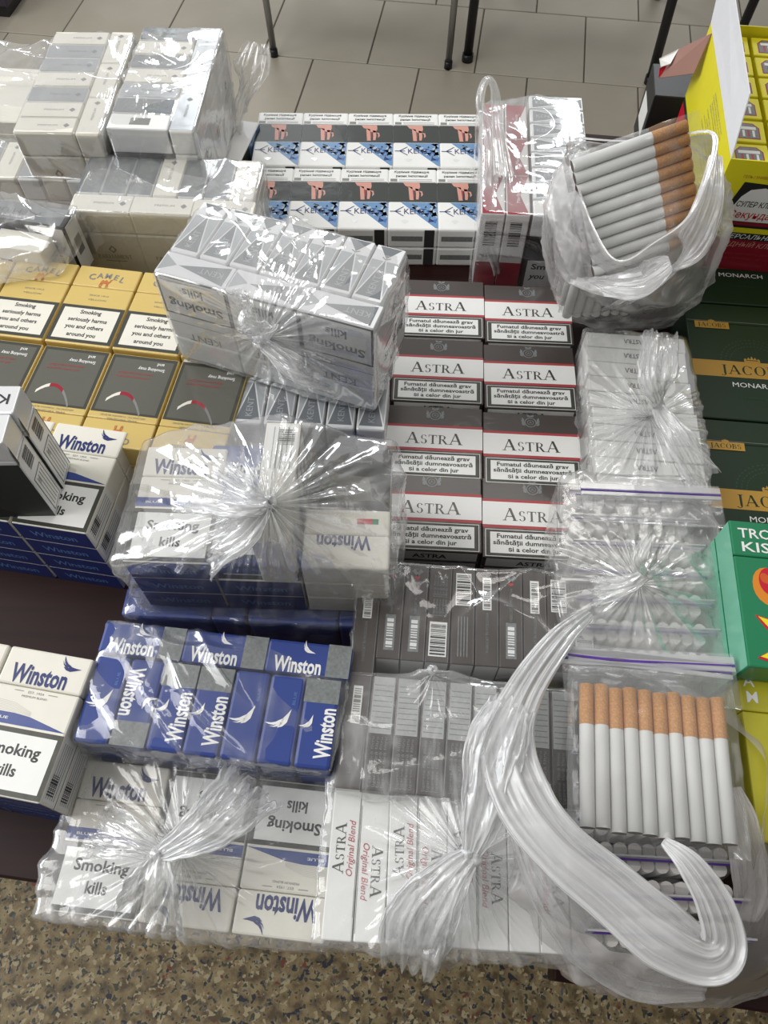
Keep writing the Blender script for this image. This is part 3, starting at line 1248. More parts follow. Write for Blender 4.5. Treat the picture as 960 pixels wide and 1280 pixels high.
def gathered(path, widths, thick, mat, seed=1, pleats=7, n=96, m=90, ragged=0.0, g0=1.0, g1=0.4, normal=(0, 0, 1), name='tail', depth=0.25):
    """bunched film: flattened pleated sleeve along a path (world coordinates)"""
    path = [Vector(p) for p in path]
    rr = random.Random(seed)
    # Catmull-Rom
    def cr(t):
        k = len(path) - 1
        f = min(t * k, k - 1e-6)
        i = int(f)
        u = f - i
        p0, p1, p2, p3 = path[max(i - 1, 0)], path[i], path[i + 1], path[min(i + 2, k)]
        return 0.5 * ((2 * p1) + (p2 - p0) * u + (2 * p0 - 5 * p1 + 4 * p2 - p3) * u * u + (3 * p1 - p0 - 3 * p2 + p3) * u ** 3)
    V, G = [], []
    wn = len(widths) - 1
    up0 = Vector(normal).normalized()
    ph = [rr.random() for _ in range(4)]
    for i in range(m):
        t = i / (m - 1)
        c = cr(t)
        tan = (cr(min(t + 0.01, 1)) - cr(max(t - 0.01, 0))).normalized()
        side = tan.cross(up0)
        if side.length < 0.1:
            side = tan.cross(Vector((1, 0, 0)))
        side.normalize()
        nn = side.cross(tan).normalized()
        f = t * wn
        k = min(int(f), wn - 1)
        w = widths[k] + (widths[k + 1] - widths[k]) * (f - k)
        w *= 1 + 0.10 * mnoise.noise(Vector((t * 7, seed, 0)))
        for j in range(n):
            a = 2 * math.pi * j / n
            ca, sa = math.cos(a), math.sin(a)
            def rdg(k_, tt, sd_):
                v_ = mnoise.noise(Vector((ca * k_ + sd_ * 3.7, t * tt + (0.6 if sa > 0 else 0.0), seed * 1.3 + sd_)))
                return max(0.0, 1.0 - abs(v_) * 3.2) - 0.45
            pl = rdg(pleats * 0.35, 1.2, 1)
            fine = rdg(pleats * 0.9, 2.2, 2)
            fine2 = rdg(pleats * 2.2, 4.0, 3)
            z = sa * thick * 0.5 + (pl * depth + fine * depth * 0.4 + fine2 * depth * 0.14) * w * 0.5
            xx = ca * w * 0.5 * (1 + 0.05 * mnoise.noise(Vector((t * 12, j * 0.3, seed))))
            ext = 0.0
            if ragged and t > 0.85:
                ext = ragged * (t - 0.85) / 0.15 * mnoise.noise(Vector((ca * 4, sa, seed)))
            V.append(c + side * xx + nn * z + tan * ext)
            G.append((g0 + (g1 - g0) * t) * (0.30 + 0.35 * (pl + 0.45) + 0.40 * (fine + 0.45) + 0.35 * (fine2 + 0.45) + 0.3 * abs(ca) ** 6))
    F = []
    for i in range(m - 1):
        for j in range(n):
            j2 = (j + 1) % n
            F.append((i * n + j, i * n + j2, (i + 1) * n + j2, (i + 1) * n + j))
    return mesh_np(name, [tuple(v) for v in V], F, mat, True, np.clip(np.array(G), 0, 1))


def knot_mesh(c, r, axis, mat, seed=1):
    """tight knot: a twisted, pleated ring of film"""
    c, ax = Vector(c), Vector(axis).normalized()
    e1 = ax.cross(Vector((0.3, 1, 0.2))).normalized()
    e2 = ax.cross(e1)
    n, m = 40, 18
    V, F = [], []
    for i in range(n):
        a = 2 * math.pi * i / n
        d = e1 * math.cos(a) + e2 * math.sin(a)
        for j in range(m):
            b = 2 * math.pi * j / m
            rr = r * 0.55 * (1 + 0.22 * math.sin(3 * b + a * 2 + seed) + 0.10 * math.sin(7 * b - a * 3))
            V.append(tuple(c + d * (r * 0.5 + rr * math.cos(b)) + ax * (rr * math.sin(b) * 1.1 + r * 0.25 * math.sin(2 * a + seed))))
            F.append((i * m + j, i * m + (j + 1) % m, ((i + 1) % n) * m + (j + 1) % m, ((i + 1) % n) * m + j))
    return mesh_np('knot', V, F, mat, True, np.full(len(V), 0.75))


CLEAR = film('clear film', milk=0.02, gather=0.62, crease=0.22, rough=0.09, bump=0.8, spec=0.9)
THIN = film('thin wrap', milk=0.01, gather=0.35, crease=0.10, rough=0.07, bump=0.8, spec=0.8)
MILKY = film('milky film', milk=0.30, gather=0.6, crease=0.45, tint=(0.90, 0.89, 0.89), rough=0.16, bump=0.7, spec=0.8)
SHEER = film('sheer zip bag film', milk=0.06, gather=0.4, crease=0.10, rough=0.12, bump=0.3, spec=0.5)


def bag(label, pts, knot_px=None, knot_z=None, mat=None, tails=(), seed=1, floor=0.0004, group=None, knot_r=0.0055, name='plastic_bag', cat='plastic bag', **kw):
    mat = mat or CLEAR
    cx = sum(p[0] for p in pts) / len(pts)
    cy = sum(p[1] for p in pts) / len(pts)
    zt = max(p[2] for p in pts)
    zb = min(p[2] for p in pts)
    root = empty(name, (cx, cy, max(zb, 0)), (0, 0, 0), label, cat, group)
    inv = Matrix.Translation((-cx, -cy, -max(zb, 0)))
    if knot_px is not None:
        K = at(*knot_px, knot_z if knot_z is not None else zt + 0.012)
    else:
        K = Vector((cx, cy, zt + 0.004))
        kw.setdefault('pleat_amp', 0.0)
        kw.setdefault('gk', 0.0)
    me = film_shell(pts, tuple(K), mat, seed=seed, floor=floor, **kw)
    me.transform(inv)
    mobj('film', me, root)
    if knot_px is not None and knot_r > 0:
        kc = K + Vector((0, 0, 0.002))
        me = knot_mesh(kc, knot_r, (0.2, 0.1, 1), mat, seed)
        me.transform(inv)
        mobj('knot', me, root)
    for ti, tl in enumerate(tails):
        pth = [at(*q) for q in tl['path']]
        if tl.get('from_knot', True):
            pth = [K + Vector((0, 0, 0.003))] + pth
        me = gathered(pth, [w * MM for w in tl['w']], tl.get('t', 2.5) * MM, tl.get('mat', mat), seed=seed * 7 + ti, pleats=tl.get('pleats', 7),
                      ragged=tl.get('ragged', 0.008), g0=tl.get('g0', 0.7), g1=tl.get('g1', 0.15), depth=tl.get('depth', 0.25), name=tl.get('name', 'tail'))
        me.transform(inv)
        mobj(tl.get('name', 'tail'), me, root)
    return root


# ------------------------------------------------------------------ cigarettes and zip bags


def cyl_mesh(name, r, y0, y1, seg_, mat, caps=(None, None), seed=0):
    bm = bmesh.new()
    rings = []
    for y in (y0, y1):
        rings.append([bm.verts.new((r * math.cos(2 * math.pi * i / seg_), y, r * math.sin(2 * math.pi * i / seg_))) for i in range(seg_)])
    for i in range(seg_):
        f = bm.faces.new((rings[0][i], rings[0][(i + 1) % seg_], rings[1][(i + 1) % seg_], rings[1][i]))
        f.smooth = True
    mats = [mat]
    for e, cm in enumerate(caps):
        if cm is not None:
            f = bm.faces.new(rings[e] if e else rings[e][::-1])
            if cm not in mats:
                mats.append(cm)
            f.material_index = mats.index(cm)
    me = bpy.data.meshes.new(name)
    bm.normal_update()
    bm.to_mesh(me)
    bm.free()
    for q in mats:
        me.materials.append(q)
    return me


TUBE = cyl_mesh('paper_tube', 0.00415, -0.040, 0.016, 16, PAPER, (TOBACCO, None))
TIP = cyl_mesh('filter_tip', 0.0042, 0.016, 0.040, 16, CORK, (None, FILTER))
TUBE_W = cyl_mesh('paper_tube', 0.0039, -0.040, 0.016, 12, PAPER, (TOBACCO, None))
TIP_W = cyl_mesh('filter_tip', 0.0039, 0.016, 0.040, 12, card('white tipping paper', (0.76, 0.75, 0.72), 0.7, 0.0), (None, card('pale filter end', (0.78, 0.75, 0.72), 0.8, 0)))


def cigarette(mat4, label, group, white=False):
    r = bpy.data.objects.new('cigarette', None)
    r.empty_display_size = 0.01
    COL.objects.link(r)
    r.matrix_world = mat4
    r.matrix_basis = mat4
    props(r, label, 'cigarette', group)
    for n, me in (('paper_tube', TUBE_W if white else TUBE), ('filter_tip', TIP_W if white else TIP)):
        o = bpy.data.objects.new(n, me)
        COL.objects.link(o)
        o.parent = r
    return r


def zipbag(M, W, H, T, label, group=None, seed=1, mat=None, strip=14, line=True, lip=True):
    """resealable bag in the frame M: x across, y towards the zip, z thickness; centred at the origin"""
    root = bpy.data.objects.new('zip_bag', None)
    root.empty_display_size = 0.01
    COL.objects.link(root)
    root.matrix_basis = M
    props(root, label, 'zip bag', group)
    nx, ny = 34, 34
    V, F = [], []
    for s in (1, -1):
        b = len(V)
        for j in range(ny + 1):
            for i in range(nx + 1):
                u, v = i / nx, j / ny
                x, y = (u - .5) * W, (v - .5) * H
                inside = min(1, min(u, 1 - u) * 11) * min(1, min(v, max(0, 1 - v - strip / (H / MM) * 0.9)) * 11)
                inside = max(inside, 0) ** 0.5
                z = s * (T / 2 * inside + 0.0004) + 0.0011 * mnoise.noise(Vector((x * 70, y * 70, seed * 3 + s))) * (0.5 + inside)
                wob = 0.0012 * mnoise.noise(Vector((y * 60, seed, s)))
                V.append((x + wob * (2 * u - 1), y, z))
        for j in range(ny):
            for i in range(nx):
                q = (b + j * (nx + 1) + i, b + j * (nx + 1) + i + 1, b + (j + 1) * (nx + 1) + i + 1, b + (j + 1) * (nx + 1) + i)
                F.append(q if s > 0 else q[::-1])
    me = mesh_np('film', V, F, mat or SHEER, True, np.full(len(V), 0.04))
    mobj('film', me, root)
    if line:
        y = H / 2 - strip * MM * 0.55
        me = box_mesh('zip_line', -W / 2, W / 2, y - 0.0005, y + 0.0005, 0.0004, 0.0016, 0, 1, PURPLE)
        for v in me.vertices:
            v.co.z += 0.0008 * math.sin(v.co.x * 60 + seed)
        mobj('zip_line', me, root)
        ridge = film('zip ridge film', milk=0.45, gather=0.2, crease=0.1, tint=(0.88, 0.88, 0.90), bump=0.2)
        me = box_mesh('zip_ridge', -W / 2, W / 2, y - 0.0042, y - 0.0012, -0.0010, 0.0013, 0.0004, 1, ridge)
        mobj('zip_ridge', me, root)
        if lip:
            me = box_mesh('zip_lip', -W / 2, W / 2, y + 0.0012, y + 0.0055, -0.0003, 0.0007, 0, 1, ridge)
            mobj('zip_lip', me, root)
    return root


def M4(o, x, y, z):
    m = Matrix.Identity(4)
    for i, c in enumerate((x, y, z, o)):
        for j in range(3):
            m[j][i] = c[j]
    return m


def put(fr, kname, u, v, zb, up='Z', right='X', rz=0.0, **kw):
    """pack with the centre of its footprint at (u, v) mm in frame fr"""
    p = fr.w(u, v, zb)
    return pack(kname, tuple(p), fr.a + math.radians(rz), up, right, **kw)

# ================================================================== THE SETTING
# floor: beige tiles in half bond beyond the table, terrazzo strip under and in front of it
FZ = -0.75


def tile_mat():
    m, nt, b = nt_new('beige floor tile')
    N, L = nt.nodes, nt.links
    oi = N.new('ShaderNodeObjectInfo')
    geo = N.new('ShaderNodeNewGeometry')
    nz = N.new('ShaderNodeTexNoise')
    nz.inputs['Scale'].default_value = 6
    nz.inputs['Detail'].default_value = 6
    L.new(geo.outputs['Position'], nz.inputs['Vector'])
    ad = N.new('ShaderNodeMath')
    ad.operation = 'MULTIPLY_ADD'
    L.new(oi.outputs['Random'], ad.inputs[0])
    ad.inputs[1].default_value = 0.35
    L.new(nz.outputs['Fac'], ad.inputs[2])
    cr = N.new('ShaderNodeValToRGB')
    cr.color_ramp.elements[0].position = 0.3
    cr.color_ramp.elements[0].color = (0.36, 0.32, 0.255, 1)
    cr.color_ramp.elements[1].position = 1.0
    cr.color_ramp.elements[1].color = (0.44, 0.40, 0.325, 1)
    L.new(ad.outputs[0], cr.inputs[0])
    L.new(cr.outputs[0], b.inputs['Base Color'])
    b.inputs['Roughness'].default_value = 0.42
    return m


def terrazzo_mat():
    m, nt, b = nt_new('speckled terrazzo')
    N, L = nt.nodes, nt.links
    geo = N.new('ShaderNodeNewGeometry')
    nz = N.new('ShaderNodeTexNoise')
    nz.inputs['Scale'].default_value = 60
    nz.inputs['Detail'].default_value = 4
    L.new(geo.outputs['Position'], nz.inputs['Vector'])
    cr = N.new('ShaderNodeValToRGB')
    e = cr.color_ramp.elements
    e[0].position, e[0].color = 0.36, (0.10, 0.068, 0.030, 1)
    e[1].position, e[1].color = 0.66, (0.34, 0.265, 0.14, 1)
    q = e.new(0.5)
    q.color = (0.235, 0.17, 0.08, 1)
    L.new(nz.outputs['Fac'], cr.inputs[0])
    last = cr.outputs[0]
    for sc, th_, colr, sd in ((110, 0.60, (0.42, 0.34, 0.20, 1), 3), (120, 0.60, (0.05, 0.055, 0.035, 1), 0), (95, 0.64, (0.018, 0.020, 0.032, 1), 7), (150, 0.66, (0.10, 0.10, 0.11, 1), 12), (90, 0.70, (0.17, 0.035, 0.02, 1), 19)):
        mp = N.new('ShaderNodeMapping')
        mp.inputs['Location'].default_value = (sd, sd * .7, 0)
        L.new(geo.outputs['Position'], mp.inputs['Vector'])
        n2 = N.new('ShaderNodeTexNoise')
        n2.inputs['Scale'].default_value = sc
        n2.inputs['Detail'].default_value = 1.5
        n2.inputs['Distortion'].default_value = 0.3
        L.new(mp.outputs[0], n2.inputs['Vector'])
        lt = N.new('ShaderNodeMath')
        lt.operation = 'MULTIPLY_ADD'
        lt.use_clamp = True
        L.new(n2.outputs['Fac'], lt.inputs[0])
        lt.inputs[1].default_value = 30
        lt.inputs[2].default_value = -30 * th_
        mx = N.new('ShaderNodeMix')
        mx.data_type = 'RGBA'
        L.new(lt.outputs[0], mx.inputs[0])
        L.new(last, mx.inputs[6])
        mx.inputs[7].default_value = colr
        last = mx.outputs[2]
    L.new(last, b.inputs['Base Color'])
    b.inputs['Roughness'].default_value = 0.55
    return m


GROUT = card('grey grout', (0.13, 0.12, 0.10), 0.8, 0)
floor_o = mobj('floor', box_mesh('floor', -2.2, 2.4, 1.0, 4.4, FZ - 0.03, FZ - 0.003, 0, 1, GROUT))
floor_o['kind'] = 'structure'
tile_me = box_mesh('tile', -0.1575, 0.1575, -0.1755, 0.1755, -0.006, 0.0, 0.0015, 1, tile_mat())
ta = math.radians(-8.6)
tu, tv = Vector((math.cos(ta), math.sin(ta), 0)), Vector((-math.sin(ta), math.cos(ta), 0))
T0 = Vector((0.266, 2.248, FZ))
for j in range(-3, 6):
    for i in range(-8, 8):
        p = T0 + tu * (0.319 * (i + 0.5 + (0.5 if j % 2 else 0) + 0.012 * j)) + tv * (0.3555 * (j + 0.5))
        if p.y < 1.25 or p.y > 4.1 or abs(p.x) > 2.0:
            continue
        o = mobj('tile', tile_me, floor_o)
        o.location = p
        o.rotation_euler = (0, 0, ta)
ter = mobj('floor', box_mesh('terrazzo_floor', -2.2, 2.4, -1.2, 1.0, FZ - 0.03, FZ, 0, 1, terrazzo_mat()))
ter['kind'] = 'structure'

BLOCKP = card('light blocking wall', (0.28, 0.27, 0.25), 0.9, 0)  # unseen walls added to block light and darken camera-facing sides
for nm, bx_ in (('blocker_wall_near', (-2.3, 2.5, -1.06, -0.95)), ('blocker_wall_right', (2.4, 2.5, -0.95, 4.4))):
    w_ = mobj(nm, box_mesh(nm, bx_[0], bx_[1], bx_[2], bx_[3], FZ, 1.9, 0, 1, BLOCKP))
    w_['kind'] = 'structure'

# tables: two, side by side, dark red-brown tops


def table_mat():
    m, nt, b = nt_new('dark mahogany table top')
    N, L = nt.nodes, nt.links
    geo = N.new('ShaderNodeNewGeometry')
    mp = N.new('ShaderNodeMapping')
    mp.inputs['Scale'].default_value = (3, 40, 3)
    L.new(geo.outputs['Position'], mp.inputs['Vector'])
    nz = N.new('ShaderNodeTexNoise')
    nz.inputs['Scale'].default_value = 3
    nz.inputs['Detail'].default_value = 5
    L.new(mp.outputs[0], nz.inputs['Vector'])
    cr = N.new('ShaderNodeValToRGB')
    cr.color_ramp.elements[0].color = (0.009, 0.002, 0.002, 1)
    cr.color_ramp.elements[1].color = (0.028, 0.007, 0.006, 1)
    L.new(nz.outputs['Fac'], cr.inputs[0])
    L.new(cr.outputs[0], b.inputs['Base Color'])
    b.inputs['Roughness'].default_value = 0.5
    b.inputs['Specular IOR Level'].default_value = 0.2
    return m


TABLE = table_mat()
tang = math.radians(-7.4)
for nm, x0, x1, dy, lab in (('table', -1.05, 0.100, 0.0, 'dark mahogany table under the cigarette packs on the left'),
                            ('table', 0.108, 1.05, -0.012, 'dark mahogany table under the coffee cartons on the right')):
    r = empty('table', (0, 0.012, FZ), (0, 0, tang), lab, 'table')
    mobj('table_top', box_mesh('table_top', x0, x1, dy, 0.795 if x0 < 0 else 0.85, 0.75 - 0.022, 0.75, 0.0015, 2, TABLE), r)
    mobj('apron', box_mesh('apron', x0 + .05, x1 - .05, dy + .06, 0.74, 0.75 - 0.09, 0.75 - 0.022, 0.001, 1, TABLE), r)
    for lx in (x0 + .06, x1 - .06):
        for ly in (dy + .08, 0.72):
            mobj('leg', box_mesh('leg', lx - .02, lx + .02, ly - .02, ly + .02, 0, 0.66, 0.002, 1, TABLE), r)

# chairs beyond the table: tube legs with rubber feet, seats out of view above the frame
BLK = card('black tube', (0.012, 0.012, 0.013), 0.35, 0.2)
CHR = card('grey chrome tube', (0.30, 0.30, 0.30), 0.3, 0.4, metal=0.8)
SEATM = card('dark seat fabric', (0.03, 0.03, 0.04), 0.8, 0)


def tube_me(name, a, b, r, mat, n=14):
    a, b = Vector(a), Vector(b)
    d = (b - a)
    q = d.to_track_quat('Z', 'Y').to_matrix().to_4x4()
    bm = bmesh.new()
    bmesh.ops.create_cone(bm, cap_ends=True, segments=n, radius1=r, radius2=r, depth=d.length)
    bm.transform(Matrix.Translation((a + b) / 2) @ q)
    me = bpy.data.meshes.new(name)
    for f in bm.faces:
        f.smooth = len(f.verts) == 4
    bm.to_mesh(me)
    bm.free()
    me.materials.append(mat)
    return me


def chair(foot, rz, mat, label, r=0.0115, w=0.40, d=0.40, splay=0.03):
    c, s = math.cos(rz), math.sin(rz)
    root = empty('chair', (foot[0], foot[1], FZ), (0, 0, rz), label, 'chair')
    H = 0.45
    for (x, y) in ((0, 0), (w, 0), (0, d), (w, d)):
        sx = splay if x == 0 else -splay
        sy = splay if y == 0 else -splay
        tilt = (sx, sy)
        lg = mobj('leg', tube_me('leg', (x, y, 0.012), (x + tilt[0], y + tilt[1], H), r, mat), root)
        mobj('rubber_foot', tube_me('rubber_foot', (x, y, 0.0), (x + tilt[0] * .04, y + tilt[1] * .04, 0.022), r * 1.25, BLK), lg)
    mobj('seat', box_mesh('seat', splay - .02, w - splay + .02, splay - .02, d - splay + .02, H, H + 0.04, 0.012, 3, SEATM), root)
    mobj('backrest', box_mesh('backrest', splay, w - splay, d - splay - .01, d - splay + .02, H + 0.18, H + 0.40, 0.01, 3, SEATM), root)
    for x in (splay, w - splay):
        mobj('back_post', tube_me('back_post', (x, d - splay, H), (x, d - splay, H + .38), r, mat), root)
    return root


a_, b_ = at(343, 70, FZ), at(560, 85, FZ)
chair(a_, math.atan2(b_.y - a_.y, b_.x - a_.x), CHR, 'chair with grey chrome legs, left of the black chair leg at top', w=(b_ - a_).length, d=0.46, splay=-0.012, r=0.0095)
a_, b_ = at(584, 76, FZ), at(812, 104, FZ)
chair(a_, math.atan2(b_.y - a_.y, b_.x - a_.x), BLK, 'chair with black tube legs at the top centre', w=(b_ - a_).length, d=0.48, splay=0.012, r=0.0135)
chair(at(912, 72, FZ) + Vector((0, 0, 0)), math.radians(-8), BLK, 'chair with a black tube leg behind the white carton flap', w=0.5, d=0.48, splay=0.03, r=0.0135)
p = at(20, 40, FZ)
cab = empty('cabinet', (p.x - 0.30, p.y + 0.1, FZ), (0, 0, math.radians(-8)), 'dark purplish cabinet corner at the upper left edge', 'cabinet')
mobj('body', box_mesh('body', -0.3, 0.28, 0.0, 0.5, 0.04, 0.8, 0.003, 2, card('dark purple board', (0.035, 0.028, 0.045), 0.5, 0.2)), cab)
mobj('plinth', box_mesh('plinth', -0.28, 0.26, 0.02, 0.48, 0.0, 0.04, 0, 1, BLK), cab)

# ================================================================== LEFT AND CENTRE: PACKS

# ---- yellow packs (two rows of flat packs, four layers)
fr = Frame((52, 427), (222, 447), 0.092)
P, PH = 56.8, 90
for i in range(-2, 3):
    for lay in range(4):
        z = lay * 0.0229
        top = lay == 3
        q = {-2: 'leftmost', -1: 'second from left', 0: 'third from left', 1: 'fourth from left', 2: 'rightmost'}[i]
        put(fr, 'camel', i * P + P / 2, PH / 2 + 1 + (0 if top else rng.uniform(-.6, .6)), z, group='yellow packs in the back row',
            label=('yellow pack face up with framed white text box, %s of its row' % q) if top else 'yellow pack buried in the lower layers of the back yellow row')
        if i == 2 and top:
            pass
        put(fr, 'camel', i * P + P / 2 + 3, -PH / 2 - 1 + (0 if top else rng.uniform(-.6, .6)), z, up='-Z', right='X', group='yellow packs in the front row',
            label=('yellow pack with upside-down grey picture warning, %s of its row' % q) if top else 'yellow pack buried in the lower layers of the front yellow row')

# ---- white and blue slim packs at the top centre
fr = Frame((485, 286), (605, 287), 0.046, ang=-0.9)
rowx = [-3, -2, -1, 0, 1]
for lay in range(2):
    for row in range(2):
        for i in rowx:
            top = lay == 1
            q = {-3: 'leftmost', -2: 'second from left', -1: 'third from left', 0: 'fourth from left', 1: 'rightmost'}[i]
            w = 'back' if row else 'front'
            lab = 'white pack with blue crystal corner and dark photo, %s in the %s row' % (q, w) if top else 'white pack with black bar code square in the lower layer, %s, %s row' % (q, w)
            put(fr, 'kent', 24.5 + i * 49.6 + (4 if row else 0), 46.5 + row * 95.5, lay * 0.0229, group='white and blue slim packs', label=lab)

# leaning pack left of them, half hidden by a bag
pack('kent', tuple(at(300, 205, 0.03) + Vector((0, 0, -0.03))), math.radians(-12), 'X', 'Z', label='white pack standing on its side left of the blue crystal packs', group='white and blue slim packs')

# ---- brown packs with white name band: 2 columns by 4 rows, 3 layers
seam = [(603, 692), (604, 600), (605, 506), (606, 424)]
for r_, (sx, sy) in enumerate(seam):
    zt = 0.048
    ft = Frame((sx, sy), (sx + 100, sy + 6), zt, ang=-3.2)
    for c_ in range(2):
        for lay in range(3):
            top = lay == 2
            q = ('left', 'right')[c_] + ' column, ' + ('nearest row', 'second row from the front', 'third row from the front', 'farthest row')[r_]
            put(ft, 'astra', (-39.3 if c_ == 0 else 39.3), 35 - (0 if c_ == 0 else 3), lay * 0.0162 , group='brown packs with white name band',
                label='brown pack with white band in the %s' % q if top else 'brown pack in the lower layers under the white-banded brown packs',
                rz=rng.uniform(-.4, .4), tilt=(0, 0))

# ---- two loose diagonal packs and white packs at the left edge
fr = Frame((13, 653), (112, 664), 0.0925, ang=-9.5)
for i in (0, -1, -2):
    for lay in range(4):
        top = lay == 3
        kn = 'winston'
        lab = {0: 'white pack with blue bird and name, half hidden by two upright packs', -1: 'white pack at the left edge below the upright packs',
               -2: 'white pack at the left edge, outermost of the front stack'}[i] if top else 'white pack with blue base in the lower layers at left'
        put(fr, kn, 27.5 + i * 57, 44, lay * 0.0231, label=lab, group='white packs stacked at the left edge')
for i, lab in enumerate(('white pack standing upright with its bar code side showing, nearer of the pair', 'white pack standing upright with its bar code side showing, farther of the pair')):
    e = at(14, 518, 0.1805)
    pack('diag', (e.x - 0.0278 + 0.0012 * i, e.y - 0.0112 + 0.0228 * i, 0.0927), math.radians(1.0 - i), 'Y', 'X', label=lab, group='two upright white packs')

# ---- lone pile at the lower left
fr = Frame((-60, 985), (47, 1010), 0.088, ang=-10)
for i in (0, 1):
    for lay in range(4):
        top = lay == 3
        lab = ('white pack with blue bird at the lower left edge', 'white pack just outside the lower left edge')[1 - i] if top else 'white pack with black picture under the lower left white pack'
        put(fr, 'winston', -28 + i * 56.5, 44, lay * 0.0231 if top else lay * 0.0231, up='Z' if lay > 1 else '-Z', right='X' if lay > 1 else '-X', label=lab, group='white packs at the lower left')

# ---- wrapped ten-pack bundles standing on end -------------------------------------


def bundle(fr, sev, three, zb, seven_kinds, three_kinds, what, group, bagpts, cross_at='front', rows='x', up='Y', three_up=('Y', 'X'), gap=22.9, depth=55.5, rzj=0.5, jz=0.6, sevright='Z', ords=ORD):
    """seven packs side by side with their narrow lid ends up, three across in front of or behind them"""
    v0 = 23.2 if cross_at == 'front' else 0
    for i, kn in enumerate(seven_kinds):
        r = sevright
        if isinstance(kn, tuple):
            kn, r = kn
        u = gap * (i + .5)
        v = v0 + depth / 2
        if rows == 'y':
            # packs lie one behind another, lid ends running across
            put(fr, kn, depth / 2, u, zb + rng.uniform(0, jz) * MM, 'Y', 'X', rz=rng.uniform(-rzj, rzj), bag=bagpts, group=group,
                label='%s, %s of the seven' % (what, ORDF[i]))
        else:
            put(fr, kn, u, v, zb + rng.uniform(0, jz) * MM, up, r, rz=rng.uniform(-rzj, rzj), bag=bagpts, group=group,
                label='%s, %s of the seven' % (what, ords[i]))
    for i, kn in enumerate(three_kinds):
        if rows == 'y':
            put(fr, kn, depth + 12, 55.3 * (i + .5), zb, 'Y', 'Z', bag=bagpts, group=group, label='%s, right flank, %s' % (what, ORDF[i]))
        else:
            v = 11.5 if cross_at == 'front' else depth + 12
            put(fr, kn, 54.2 * (i + .5) - (0 if cross_at == 'front' else 1), v, zb, three_up[0], three_up[1], bag=bagpts, group=group,
                label='%s, crosswise in the %s row, %s' % (what, 'front' if cross_at == 'front' else 'back', ('left', 'middle', 'right')[i]))


def carton(px, z0, z1, w, d, ang, label, mat=KRAFT, group=None):
    p = at(px[0], px[1], z1)
    r = empty('carton', (p.x, p.y, z0), (0, 0, math.radians(ang)), label, 'carton', group)
    mobj('body', box_mesh('body', -w / 2, w / 2, -d / 2, d / 2, 0, z1 - z0, 0.001, 1, mat), r)
    mobj('flap', box_mesh('flap', -w / 2 + .001, w / 2 - .001, -d / 2 - 0.0006, -d / 2, 0.002, (z1 - z0) * .7, 0, 1, mat), r)
    return r


# blue bundle (front left centre)
b = []
fr = Frame((88, 926), (412, 964), 0.089)
bundle(fr, 7, 3, 0.0005, [('blue0', 'Z'), ('blue1', '-Z'), ('blue1', 'Z'), ('blue1', 'Z'), ('blue0', 'Z'), ('blue0', 'Z'), ('blue1', 'Z')],
       ['blue1', 'blue1', 'blue1'], 'blue pack standing on end in the wrapped blue bundle', 'blue packs in the wrapped bundle', b, cross_at='back', gap=22.6)
bag('clear bag stretched tight over the standing blue packs', b, mat=CLEAR, seed=3, amp=0.006, off=0.0015, floor=0.0004,
    tails=())

# tilted silver bundle with big knot, on top of a second silver bundle
b = []
fr = Frame((212, 524), (476, 538), 0.089)
bundle(fr, 7, 3, 0.0005, ['silver'] * 7, ['silver'] * 3, 'silver grey pack end in the lower silver bundle', 'silver packs of the lower bundle', b, cross_at='back', gap=23.6)
bag('clear wrap over the lower row of silver grey packs', b, mat=THIN, seed=5, amp=0.002, off=0.0015)
b = []
fr = Frame((190, 336), (468, 402), 0.184, ang=-19.5)
bundle(fr, 7, 3, 0.0935, ['silver'] * 7, ['silver'] * 3, 'silver grey pack in the tilted upper bundle', 'silver packs of the tilted upper bundle', b, cross_at='front', three_up=('-Y', '-X'), gap=22.9)
bag('clear knotted bag around the tilted silver bundle at the centre', b, knot_px=(327, 432), knot_z=0.165, mat=CLEAR, seed=11, floor=0.0925, amp=0.004, pleats=26, reach=0.032, pleat_amp=0.005,
    tails=({'path': [(322, 405, 0.200), (300, 388, 0.215)], 'w': [8, 26, 36], 't': 3, 'pleats': 6, 'g0': 0.9, 'g1': 0.3},
           {'path': [(372, 462, 0.16), (400, 478, 0.135)], 'w': [7, 22, 34], 't': 3, 'pleats': 6, 'g0': 0.8, 'g1': 0.2}))

# pale bundle with the grey ends, left of the blue crystal packs
b = []
carton((200, 215), 0.0, 0.023, 0.19, 0.08, -4, 'flat brown carton under the pale bundle with low emblem')
fr = Frame((84, 262), (338, 272), 0.112, ang=-4)
bundle(fr, 7, 3, 0.0235, ['greyend', 'greyend', 'greyend', 'whiteend', 'greyend', 'greyend', 'whiteend'], ['whiteend'] * 3,
       'pack in the pale bundle left of the crystal packs', 'packs of the pale bundle', b, cross_at='front', gap=22.9)
bag('clear bag around the pale bundle left of the crystal packs', b, mat=CLEAR, seed=21, amp=0.004, off=0.003, floor=0.0004)

